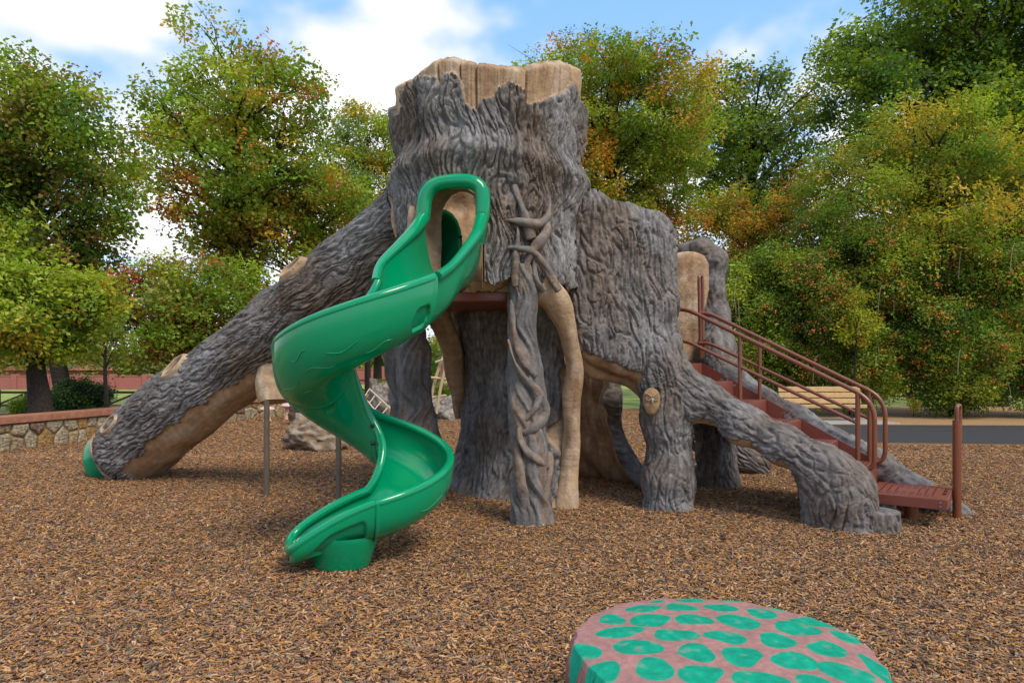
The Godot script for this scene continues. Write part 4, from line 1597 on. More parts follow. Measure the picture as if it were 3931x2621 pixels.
	for wv in [[300.0, 282.0, 0.72, 0.050, 0.5], [278.0, 258.0, 0.80, 0.040, 2.0], [262.0, 240.0, 0.72, 0.060, 4.0], [245.0, 232.0, 0.86, 0.040, 1.0], [232.0, 205.0, 0.70, 0.050, 3.0], [228.0, 212.0, 0.55, 0.060, 0.0], [170.0, 150.0, 0.55, 0.050, 2.5], [155.0, 132.0, 0.45, 0.040, 5.0], [-20.0, -42.0, 0.85, 0.040, 1.0], [318.0, 304.0, 0.6, 0.040, 1.0]]:
		var pts := PackedVector3Array()
		for k in 19:
			var f := k / 18.0
			pts.append(chute_point(lerpf(wv[0], wv[1], f), wv[2] + wv[3] * 0.5 * sin(f * 5.0 + wv[4]), -0.001))
		s = Sheet.new()
		s.tube(pts, PackedFloat32Array([0.001, 0.0035, 0.004, 0.004, 0.004, 0.004, 0.004, 0.004, 0.004, 0.004, 0.004, 0.004, 0.004, 0.004, 0.004, 0.004, 0.004, 0.0035, 0.001]), 7)
		part("moulded_line", s.mesh(), M.plastic, t)
	# the green panel of the log slide's entrance inside the tower
	var en := thing("slide_entry_panel", "green panel with a dark tube opening, seen through the spiral slide's mouth", "slide panel", Vector3(-0.72, 2.12, -7.2))
	var ring := []
	for k in 2:
		var pl := PackedVector3Array()
		var hw: float = [0.26, 0.19][k]
		var top: float = [3.02, 2.93][k]
		pl.append(Vector3(-hw, 2.12 + 0.05 * k, 0))
		pl.append(Vector3(hw, 2.12 + 0.05 * k, 0))
		pl.append(Vector3(hw, 2.75, 0))
		for i in 9:
			var a := PI * i / 8.0
			pl.append(Vector3(cos(a) * hw, lerpf(2.75, top, sin(a)), 0))
		pl.append(Vector3(-hw, 2.75, 0))
		ring.append(pl)
	var b3 := Transform3D(Basis(Vector3.UP, 0.95), Vector3(-0.70, 0, -7.15))
	var pp := PackedVector3Array()
	for row in [[0, 0.0], [0, 0.035], [1, 0.035], [1, -0.25]]:
		for p in ring[row[0]]:
			pp.append(b3 * (p + Vector3(0, 0, row[1])))
	s = Sheet.new()
	s.grid(pp, ring[0].size(), 4, true, 1.0)
	part("frame", s.mesh(), M.plastic, en)
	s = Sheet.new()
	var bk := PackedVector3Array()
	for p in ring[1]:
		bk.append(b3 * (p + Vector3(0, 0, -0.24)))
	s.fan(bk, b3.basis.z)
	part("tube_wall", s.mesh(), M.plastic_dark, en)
	s = Sheet.new()
	s.lathe(b3 * Vector3(0.225, 2.78, 0.045), [[0.002, -0.016], [0.016, -0.012], [0.018, 0.0], [0.014, 0.012], [0.002, 0.016]], 14)
	part("bolt", s.mesh(), M.plastic_dark, en)


# ------------------------------------------------------------------ spotted toadstool seat in the foreground

# painted spots: x, depth from the middle, half sizes
const SPOTS := [[-0.214, 0.357, 0.071, 0.057], [-0.051, 0.367, 0.058, 0.071], [0.114, 0.357, 0.064, 0.063], [0.257, 0.297, 0.06, 0.066], [0.377, 0.405, 0.049, 0.044], [0.206, 0.486, 0.06, 0.027], [0.016, 0.492, 0.064, 0.031], [-0.133, 0.469, 0.033, 0.017], [0.437, 0.224, 0.077, 0.061], [0.502, 0.064, 0.055, 0.054], [-0.359, 0.237, 0.052, 0.058], [-0.219, 0.195, 0.076, 0.068], [-0.043, 0.195, 0.064, 0.072], [0.129, 0.173, 0.075, 0.072], [0.33, 0.12, 0.089, 0.069], [-0.352, 0.079, 0.084, 0.05], [-0.152, 0.037, 0.072, 0.061], [0.026, 0.011, 0.074, 0.056], [0.202, -0.025, 0.067, 0.065], [0.361, -0.077, 0.061, 0.069], [-0.314, -0.069, 0.078, 0.07], [-0.12, -0.129, 0.061, 0.064], [0.029, -0.155, 0.067, 0.075], [0.194, -0.194, 0.066, 0.063], [0.34, -0.27, 0.076, 0.071], [-0.287, -0.238, 0.064, 0.064], [-0.147, -0.29, 0.069, 0.061], [0.031, -0.325, 0.079, 0.056], [0.202, -0.352, 0.054, 0.06], [0.471, -0.214, 0.035, 0.11], [-0.46, -0.23, 0.056, 0.072], [-0.50, -0.06, 0.05, 0.065], [-0.06, -0.46, 0.07, 0.05], [0.12, -0.48, 0.06, 0.05], [-0.25, -0.41, 0.07, 0.055], [0.32, -0.43, 0.06, 0.05]]


func build_toadstool_seat() -> void:
	var o := Vector3(0.76, 0, -2.57)
	var t := thing("spotted_toadstool", "dusty pink toadstool seat with bright green painted spots in the foreground", "seat", o)
	var nu := 420
	var rows := []
	for k in 130:
		rows.append([0.54 * (k + 0.4) / 130.0, 0.412 - 0.03 * pow(k / 130.0, 3.0)])
	for k in 34:
		var a := k / 33.0
		rows.append([0.54 + 0.045 * sin(a * PI * 0.62) - 0.03 * a * a, 0.380 - 0.20 * a])
	rows.append([0.44, 0.15])
	rows.append([0.2, 0.16])
	var pos := PackedVector3Array()
	var col := PackedColorArray()
	for k in rows.size():
		for i in nu:
			var a := TAU * i / nu
			var edge := 1.0 + 0.028 * n2.get_noise_2d(cos(a) * 1.3, sin(a) * 1.3) + 0.02 * n2.get_noise_2d(cos(a) * 3.0 + 5.0, sin(a) * 3.0)
			var r: float = rows[k][0] * edge
			var y: float = rows[k][1]
			if k >= 126:
				# hand-worked wrinkles in the side
				var f := smoothstep(126.0, 140.0, k)
				r += f * (0.006 * n1.get_noise_3d(cos(a) * 14.0, y * 5.0, sin(a) * 14.0) + 0.003 * n1.get_noise_3d(cos(a) * 40.0, y * 9.0, sin(a) * 40.0))
				r -= f * 0.014 * smoothstep(0.1, 0.0, absf(n2.get_noise_3d(cos(a) * 3.0, y * 2.0, sin(a) * 3.0)))
			var p := Vector3(cos(a) * r, y + 0.006 * n2.get_noise_2d(cos(a) * r * 6.0, sin(a) * r * 6.0), sin(a) * r)
			pos.append(p + o)
			var c := Color(0.43, 0.215, 0.185) * (1.0 + 0.10 * n2.get_noise_2d(p.x * 5.0, p.z * 5.0) + 0.05 * n1.get_noise_2d(p.x * 90.0, p.z * 90.0))
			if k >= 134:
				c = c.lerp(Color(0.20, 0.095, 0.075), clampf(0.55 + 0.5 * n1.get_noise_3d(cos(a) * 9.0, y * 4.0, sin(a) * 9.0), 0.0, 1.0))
			var wear := n3.get_noise_2d(p.x * 14.0 + 3.0, p.z * 14.0)
			for s in range(SPOTS.size()):
				if k > 150:
					break
				var q: Array = SPOTS[s]
				var dx: float = (p.x - q[0]) / (q[2] * 1.07)
				var dz: float = (-p.z - q[1]) / (q[3] * 1.07)
				if absf(dx) > 1.5 or absf(dz) > 1.5:
					continue
				var an := atan2(dz, dx)
				var lim := 1.0 + 0.10 * sin(an * 2.0 + s * 1.7) + 0.07 * sin(an * 3.0 + s * 2.9)
				var m := smoothstep(lim + 0.03, lim - 0.03, sqrt(dx * dx + dz * dz))
				c = c.lerp(Color(0.003, 0.36, 0.21) * (1.0 + 0.12 * wear), m * (1.0 - 0.35 * smoothstep(0.45, 0.8, wear)))
			col.append(c)
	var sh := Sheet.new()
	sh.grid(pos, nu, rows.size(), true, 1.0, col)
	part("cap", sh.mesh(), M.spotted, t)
	sh = Sheet.new()
	sh.lathe(o, [[0.30, -0.02], [0.27, 0.03], [0.24, 0.1], [0.27, 0.17]], 40)
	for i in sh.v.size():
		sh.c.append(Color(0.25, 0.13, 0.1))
	part("stem", sh.mesh(), M.spotted, t)


# ------------------------------------------------------------------ stone retaining wall

func clip_cell(poly: PackedVector2Array, mid: Vector2, nor: Vector2) -> PackedVector2Array:
	var out := PackedVector2Array()
	for k in poly.size():
		var a := poly[k]
		var b := poly[(k + 1) % poly.size()]
		var da := (a - mid).dot(nor)
		var db := (b - mid).dot(nor)
		if da <= 0.0:
			out.append(a)
		if (da < 0.0) != (db < 0.0):
			out.append(a.lerp(b, da / (da - db)))
	return out


func build_stone_wall() -> void:
	var line := wall_line()
	var at := PackedFloat32Array([0.0])
	for j in range(1, line.size()):
		at.append(at[j - 1] + line[j].distance_to(line[j - 1]))
	var long := at[at.size() - 1]
	var t := thing("retaining_wall", "low curved fieldstone retaining wall with a reddish cap along the left edge", "wall", Vector3(-8.4, 0, -13.6))
	var place := func(s: float) -> Array:
		var j := 0
		while j < line.size() - 2 and at[j + 1] < s:
			j += 1
		var f := (s - at[j]) / (at[j + 1] - at[j])
		var p := line[j].lerp(line[j + 1], f)
		var o := wall_out(line, j).lerp(wall_out(line, j + 1), f).normalized()
		return [Vector3(p.x, 0, -p.y), Vector3(-o.x, 0, o.y)]
	# mortar core
	var core := PackedVector3Array()
	for j in line.size():
		var o := wall_out(line, j)
		for k in [[0.0, -0.1], [0.0, 0.47], [0.3, 0.47], [0.3, -0.1]]:
			var q: Vector2 = line[j] + o * k[0]
			core.append(Vector3(q.x, k[1], -q.y))
	var sh := Sheet.new()
	sh.grid(core, 4, line.size(), true, 1.0)
	part("core", sh.mesh(), M.mortar, t)
	# fitted stones
	rng.seed = 77
	var seeds := PackedVector2Array()
	var tries := 0
	while tries < 6000 and seeds.size() < 190:
		tries += 1
		var c := Vector2(rng.randf() * long, rng.randf_range(0.02, 0.46))
		var gap := rng.randf_range(0.19, 0.42)
		var ok := true
		for q in seeds:
			if q.distance_to(c) < gap:
				ok = false
				break
		if ok:
			seeds.append(c)
	for c in seeds:
		var poly := PackedVector2Array([Vector2(c.x - 0.5, -0.04), Vector2(c.x + 0.5, -0.04), Vector2(c.x + 0.5, 0.466), Vector2(c.x - 0.5, 0.466)])
		for q in seeds:
			if q != c and q.distance_to(c) < 1.0:
				poly = clip_cell(poly, (q + c) * 0.5, (q - c).normalized())
		var cen := Vector2.ZERO
		for p in poly:
			cen += p
		cen /= poly.size()
		# rings from the mortar outward: edge, shoulder, face
		var ring := []
		var fine := PackedVector2Array()
		for k in poly.size():
			var a := poly[k]
			var b := poly[(k + 1) % poly.size()]
			var cnt := maxi(1, int(a.distance_to(b) / 0.05))
			for i in cnt:
				fine.append(a.lerp(b, i / float(cnt)))
		var m := fine.size()
		var pos := PackedVector3Array()
		var proud := rng.randf_range(0.015, 0.05)
		var lean := Vector2(rng.randf_range(-0.06, 0.06), rng.randf_range(-0.06, 0.06))
		for rg in [[0.012, -0.02], [0.014, 0.35], [0.028, 0.85], [0.07, 1.0]]:
			for p in fine:
				var d := p - cen
				var l := d.length()
				var wob := 0.010 * n1.get_noise_2d(p.x * 9.0, p.y * 9.0)
				var q := cen + d * maxf(0.1, (l - rg[0] + wob) / maxf(l, 0.001))
				q = q.lerp(cen, 0.06)
				var w: Array = place.call(clampf(q.x, 0.0, long))
				pos.append(w[0] + Vector3(0, clampf(q.y, -0.04, 0.462), 0) + w[1] * (proud * rg[1] + (q - cen).dot(lean) * rg[1] + 0.006 * rg[1] * n1.get_noise_2d(q.x * 20.0, q.y * 20.0)))
		var st := Sheet.new()
		st.grid(pos, m, 4, true, -1.0)
		var wn: Array = place.call(cen.x)
		st.fan(pos.slice(3 * m), wn[1])
		part("stone", st.mesh(), M["stone%d" % [0, 0, 1, 1, 2, 2, 2, 3, 3, 4, 5][rng.randi() % 11]], t)
	# cap blocks
	var s := 0.0
	while s < long - 0.3:
		var e := minf(s + 1.12, long)
		var cp := PackedVector3Array()
		for k in 7:
			var w: Array = place.call(lerpf(s + 0.006, e - 0.006, k / 6.0))
			for c in [[0.065, 0.472], [0.07, 0.48], [0.07, 0.592], [0.058, 0.602], [-0.32, 0.602], [-0.33, 0.592], [-0.33, 0.472]]:
				cp.append(w[0] + w[1] * c[0] + Vector3(0, c[1], 0))
		sh = Sheet.new()
		sh.grid(cp, 7, 7, true, 1.0)
		var n0 := (cp[0] - cp[7]).normalized()
		sh.fan(cp.slice(0, 7), n0)
		sh.fan(cp.slice(42), -n0)
		part("cap_block", sh.mesh(), M.cap_stone, t)
		s = e


# ------------------------------------------------------------------ boulders, bench, fences, far walls

func boulder(called: String, label: String, c: Vector3, size: Vector3, sd: int, tone: Color, group := "boulders beyond the slide") -> void:
	var t := thing(called, label, "boulder", c, 0.0, group)
	var s := Sheet.new()
	var nu := 64
	var nv := 40
	var pos := PackedVector3Array()
	var col := PackedColorArray()
	for j in nv:
		var b := PI * (j / (nv - 1.0)) - PI * 0.5
		for i in nu:
			var a := TAU * i / nu
			var d := Vector3(cos(a) * cos(b), sin(b), sin(a) * cos(b))
			# facets: the nearest of a few cutting planes
			var r := 1.2
			for k in 14:
				var q := Vector3(n1.get_noise_2d(k * 7.3, sd * 3.1), n2.get_noise_2d(k * 5.1, sd * 2.3) * 0.8, n3.get_noise_2d(k * 3.7, sd * 5.9)).normalized()
				var dp := d.dot(q)
				if dp > 0.05:
					r = minf(r, (0.72 + 0.22 * n1.get_noise_2d(k * 2.0, sd)) / dp)
			r += 0.10 * n1.get_noise_3d(d.x * 2.2 + sd, d.y * 4.0, d.z * 2.2) + 0.05 * n2.get_noise_3d(d.x * 6.0, d.y * 9.0 + sd, d.z * 6.0) + 0.025 * n3.get_noise_3d(d.x * 15.0, d.y * 15.0, d.z * 15.0 + sd)
			var p := d * r * size
			p.y = maxf(p.y + size.y * 0.45, -0.06)
			pos.append(c + p)
			var m := n2.get_noise_3d(d.x * 3.0, d.y * 3.0 + sd, d.z * 3.0)
			col.append((tone.lerp(Color(0.52, 0.47, 0.42), clampf(m * 1.2, 0.0, 0.7)).lerp(Color(0.20, 0.14, 0.09), clampf(-m * 1.1, 0.0, 0.7))) * (1.0 + 0.2 * n1.get_noise_3d(d.x * 14.0, d.y * 14.0, d.z * 14.0)))
	s.grid(pos, nu, nv, true, -1.0, col)
	part("rock", s.mesh(), M.boulder, t)


# crossbuck rail fence between two points on the lawn
func fence(a: Vector3, b: Vector3, high: float, label: String) -> void:
	var t := thing("rail_fence", label, "fence", a, 0.0, "brown crossbuck fences")
	var n := maxi(1, roundi(a.distance_to(b) / 2.3))
	var dir := (b - a).normalized()
	var put := func(called: String, p: Vector3, q: Vector3, w: float, h: float) -> void:
		var z := (q - p).normalized()
		var x := z.cross(Vector3(0, 0, 1) if absf(z.y) > 0.99 else Vector3.UP).normalized()
		var s := Sheet.new()
		s.box(Transform3D(Basis(x, z.cross(x), z), (p + q) * 0.5), Vector3(w, h, p.distance_to(q)), 0.01)
		part(called, s.mesh(), M.fence_wood, t)
	for k in n + 1:
		var p := a.lerp(b, k / float(n))
		put.call("post", p - Vector3(0, 0.2, 0), p + Vector3(0, high + 0.1, 0), 0.14, 0.14)
		if k == n:
			continue
		var q := a.lerp(b, (k + 1) / float(n))
		var m := (p + q) * 0.5
		put.call("rail", p + dir * 0.072 + Vector3(0, high, 0), q - dir * 0.072 + Vector3(0, high, 0), 0.06, 0.09)
		put.call("rail", p + dir * 0.072 + Vector3(0, 0.1, 0), q - dir * 0.072 + Vector3(0, 0.1, 0), 0.06, 0.08)
		put.call("stud", m + Vector3(0, 0.14, 0), m + Vector3(0, high - 0.046, 0), 0.09, 0.06)
		put.call("brace", p + dir * 0.1 + Vector3(0, 0.17, 0.0), m - dir * 0.1 + Vector3(0, high - 0.08, 0.0), 0.05, 0.07)
		put.call("brace", q - dir * 0.1 + Vector3(0, 0.17, 0.0), m + dir * 0.1 + Vector3(0, high - 0.08, 0.0), 0.05, 0.07)


func far_wall(x0: float, x1: float, d: float, high: float, label: String) -> void:
	var t := thing("brick_wall", label, "wall", Vector3((x0 + x1) * 0.5, lawn_height((x0 + x1) * 0.5, d), -d), 0.0, "far red brick walls")
	var n := maxi(1, roundi((x1 - x0) / 3.6))
	for k in n + 1:
		var x := lerpf(x0, x1, k / float(n))
		var y := lawn_height(x, d)
		var s := Sheet.new()
		s.box(Transform3D(Basis(), Vector3(x, y + high * 0.5, -d)), Vector3(0.6, high + 0.4, 0.6), 0.02)
		part("pier", s.mesh(), M.far_brick, t)
		if k == n:
			continue
		var x2 := lerpf(x0, x1, (k + 1) / float(n))
		s = Sheet.new()
		s.box(Transform3D(Basis(), Vector3((x + x2) * 0.5, lawn_height((x + x2) * 0.5, d) + high * 0.5 - 0.2, -d)), Vector3(x2 - x - 0.59, high + 0.3, 0.3), 0.02)
		part("panel", s.mesh(), M.far_brick, t)
		s = Sheet.new()
		s.box(Transform3D(Basis(), Vector3((x + x2) * 0.5, lawn_height((x + x2) * 0.5, d) + high, -d)), Vector3(x2 - x - 0.59, 0.1, 0.42), 0.02)
		part("coping", s.mesh(), M.cap_stone, t)


func build_background_things() -> void:
	boulder("boulder", "broad tan boulder on the mulch behind the spiral slide", Vector3(-3.537, 0, -12.471), Vector3(0.62, 0.42, 0.5), 3, Color(0.42, 0.30, 0.18))
	boulder("boulder", "tan boulder set tight against the right of the broad one", Vector3(-3.053, 0, -12.612), Vector3(0.42, 0.36, 0.4), 5, Color(0.46, 0.32, 0.21))
	boulder("boulder", "upright brown boulder farther back, above the broad tan one", Vector3(-4.982, 0, -17.959), Vector3(0.6, 0.62, 0.5), 9, Color(0.40, 0.27, 0.16))
	boulder("boulder", "grey boulder at the head of the rope ladder", Vector3(-4.077, 0, -21.38), Vector3(0.5, 0.8, 0.45), 12, Color(0.36, 0.31, 0.26))
	boulder("boulder", "pale rounded boulder in the gap left of the hollow trunk", Vector3(-1.998, 0, -20.043), Vector3(0.5, 0.5, 0.4), 15, Color(0.48, 0.43, 0.36))
	# toadstools before the far stone wall
	for k in 3:
		var p: Vector3 = [Vector3(-6.689, 0, -19.187), Vector3(-6.335, 0, -19.866), Vector3(-7.133, 0, -22.675)][k]
		var h: float = [0.37, 0.43, 0.5][k]
		var t := thing("toadstool", ["small pink capped toadstool nearest the wooden pole", "pink capped toadstool just right of the smallest one", "tallest pink toadstool, half hidden behind another"][k], "toadstool", p, 0.0, "pink toadstools")
		var s := Sheet.new()
		s.lathe(p, [[0.13, -0.02], [0.11, 0.03], [0.075, h * 0.5], [0.07, h - 0.06]], 20)
		part("stem", s.mesh(), M.toadstool_stem, t)
		s = Sheet.new()
		s.lathe(p, [[0.06, h - 0.06], [0.19, h - 0.075], [0.21, h - 0.05], [0.19, h - 0.01], [0.11, h + 0.025], [0.005, h + 0.035]], 24)
		part("cap", s.mesh(), M.toadstool_cap, t)
	# info tablet on a stake before the upright boulder
	var tb := thing("plaque_stake", "small dark and white tablet on a stake by the boulders", "sign", Vector3(-5.354, 0, -17.538))
	var q := Vector3(-5.354, 0, -17.538)
	var s1 := Sheet.new()
	s1.box(Transform3D(Basis(), q + Vector3(0, 0.2, 0)), Vector3(0.05, 0.44, 0.03), 0.005)
	part("stake", s1.mesh(), M.black_steel, tb)
	s1 = Sheet.new()
	s1.box(Transform3D(Basis(), q + Vector3(0, 0.24, 0.025)), Vector3(0.09, 0.18, 0.015), 0.004)
	part("face", s1.mesh(), M.concrete, tb)
	# rope ladder over the boulders
	var rl := thing("rope_ladder", "pale rope climbing ladder slung across the boulders", "ladder", Vector3(-3.74, 0, -20.408))
	var ra := PackedVector3Array([Vector3(-3.554, 0.924, -17.5), Vector3(-3.2, 0.706, -17), Vector3(-2.721, 0.395, -16.4)])
	var rb := PackedVector3Array([Vector3(-3.621, 0.73, -17.2), Vector3(-3.288, 0.48, -16.7), Vector3(-2.901, 0.174, -16.1)])
	part("rope", bar(ra, 0.018, 8, 0.3), M.rope, rl)
	part("rope", bar(rb, 0.018, 8, 0.3), M.rope, rl)
	for k in 5:
		var f := k / 4.0
		part("rung", bar(PackedVector3Array([ra[0].lerp(ra[2], f), rb[0].lerp(rb[2], f)] ), 0.013, 8), M.rope, rl)
	# ladder of lashed branches seen through the gap
	var bl := thing("branch_ladder", "ladder of lashed bare branches seen through the gap beside the trunk", "ladder", Vector3(-1.761, 0, -16.629))
	for w in [[Vector3(-1.311, 1.929, -14.5), Vector3(-1.553, 1.3, -14.5), Vector3(-1.706, 0.627, -14.5)], [Vector3(-1.31, 1.567, -14.3), Vector3(-1.434, 1.124, -14.3), Vector3(-1.541, 0.505, -14.3)]]:
		part("pole", bar(PackedVector3Array(w), 0.032, 8, 0.2), M.dry_branch, bl)
	for w in [[Vector3(-1.712, 1.247, -14.4), Vector3(-1.266, 1.194, -14.4)], [Vector3(-1.748, 0.81, -14.4), Vector3(-1.346, 0.873, -14.4)], [Vector3(-1.569, 1.55, -14.4), Vector3(-1.266, 1.657, -14.4)]]:
		part("rung", bar(PackedVector3Array(w), 0.026, 8), M.dry_branch, bl)
	# the tail of another slide behind the rear leg
	var gs := thing("slide_tail", "bit of a green slide showing behind the rear bark leg", "slide", Vector3(3.005, 0, -10.69))
	var tp := PackedVector3Array()
	for j in 12:
		for i in 20:
			var a := PI * i / 19.0
			var c: Vector3 = (Vector3(2.684, 0.655, -10.6)).lerp(Vector3(3.194, 0.282, -10.4), j / 11.0)
			tp.append(c + Vector3(0.1 * cos(a), -0.2 * sin(a) + 0.1, 0.28 * cos(a)))
	s1 = Sheet.new()
	s1.grid(tp, 20, 12, false, 1.0)
	part("trough", s1.mesh(), M.plastic, gs)
	part("leg", bar(PackedVector3Array([Vector3(3.017, 0.415, -10.5), Vector3(3.014, 0, -10.49)]), 0.04, 10), M.rail_steel, gs)
	# bench
	var bc := Vector3(8.42, 0, -19.0)
	var bench := thing("park_bench", "yellow pine slatted bench with black legs behind the stair rails", "bench", bc)
	for k in 3:
		var s := Sheet.new()
		s.box(Transform3D(Basis(Vector3.RIGHT, -0.14), bc + Vector3(0, 0.55 + k * 0.16, -0.22 - k * 0.022)), Vector3(2.24, 0.14, 0.04), 0.01)
		part("back_slat", s.mesh(), M.pine_board, bench)
	for k in 2:
		var s := Sheet.new()
		s.box(Transform3D(Basis(), bc + Vector3(0, 0.42, -0.06 + k * 0.165)), Vector3(2.3, 0.09 if k else 0.05, 0.15), 0.01)
		part("seat_slat", s.mesh(), M.pine_board, bench)
	for x in [-0.78, 0.78]:
		part("leg", bar(PackedVector3Array([bc + Vector3(x, 0.02, -0.02), bc + Vector3(x, 0.39, -0.02)]), 0.035, 12), M.black_steel, bench)
		part("back_strap", bar(PackedVector3Array([bc + Vector3(x, 0.38, -0.15), bc + Vector3(x, 0.52, -0.235), bc + Vector3(x, 0.94, -0.315)]), 0.022, 10), M.black_steel, bench)
	# fences and far walls
	fence(Vector3(-24, -0.06, -27), Vector3(-13.4, -0.06, -27), 0.60, "brown crossbuck fence behind the dark shrub at the left")
	fence(Vector3(-10.2, lawn_height(-10, 40), -40), Vector3(-2.0, lawn_height(-2, 40), -40), 0.85, "brown crossbuck fence seen past the middle of the slide")
	fence(Vector3(9.5, 0.0, -33), Vector3(21.0, 0.1, -33), 0.75, "brown crossbuck fence glimpsed between the stairs and the hedge")
	far_wall(-64, -38, 80, 1.55, "far red brick wall beyond the lawn at the left edge")
	far_wall(-22, -4, 80, 1.75, "far red brick wall seen past the middle of the slide")
	far_wall(18, 46, 80, 2.3, "far red brick wall behind the stair rails")
	far_wall(-37.9, -22.1, 80.8, 1.6, "far red brick wall glimpsed under the leaning log")
	# low house behind the left wall
	var hs := thing("far_house", "low brick house roof showing over the far left wall", "house", Vector3(-60, -1, -96))
	s1 = Sheet.new()
	s1.box(Transform3D(Basis(), Vector3(-60, 0.2, -96)), Vector3(16, 2.4, 8), 0.05)
	part("wall", s1.mesh(), M.far_brick, hs)
	s1 = Sheet.new()
	for sd in [-1.0, 1.0]:
		s1.quad(Vector3(-68.5, 1.4, -96 + sd * 4.6), Vector3(-51.5, 1.4, -96 + sd * 4.6), Vector3(-51.5, 2.7, -96), Vector3(-68.5, 2.7, -96), Vector3(0, 0.95, sd * 0.3).normalized())
	part("roof", s1.mesh(), M.cap_stone, hs)


# ------------------------------------------------------------------ trees and shrubs

# a spray of leaves about one metre across: n folded blades
func leaf_spray(n: int, long: float, wide: float, sd: int, flat := 0.5) -> ArrayMesh:
	var s := Sheet.new()
	rng.seed = sd
	for k in n:
		var d := Vector3(rng.randfn(), rng.randfn() * flat, rng.randfn())
		d = d.normalized() * pow(rng.randf(), 0.45) * 0.5
		var dir := (Vector3(rng.randfn(), rng.randfn() * 0.5 - 0.35, rng.randfn()) + d * 1.6).normalized()
		var nor := (Vector3(rng.randfn() * 0.75, 1.0, rng.randfn() * 0.75)).normalized()
		var side := dir.cross(nor).normalized()
		nor = side.cross(dir).normalized()
		var l := long * rng.randf_range(0.7, 1.25)
		var w := wide * rng.randf_range(0.7, 1.2)
		var b := s.v.size()
		var tone := rng.randf_range(0.78, 1.22)
		for p in [d, d + dir * l * 0.45 + side * w * 0.5 + nor * w * 0.12, d + dir * l - nor * l * 0.12, d + dir * l * 0.45 - side * w * 0.5 + nor * w * 0.12]:
			s.v.append(p)
			s.n.append(nor)
			s.c.append(Color(tone, tone, tone))
		s.idx.append_array(PackedInt32Array([b, b + 2, b + 1, b, b + 3, b + 2]))
	return s.mesh()


func limb_curve(a: Vector3, b: Vector3, sag: float) -> PackedVector3Array:
	var m := a.lerp(b, 0.5) + Vector3(rng.randf_range(-1, 1), sag, rng.randf_range(-1, 1)) * a.distance_to(b) * 0.12
	return PackedVector3Array([a, a.lerp(m, 0.55) + Vector3(0, 0.02, 0), m, m.lerp(b, 0.6), b])


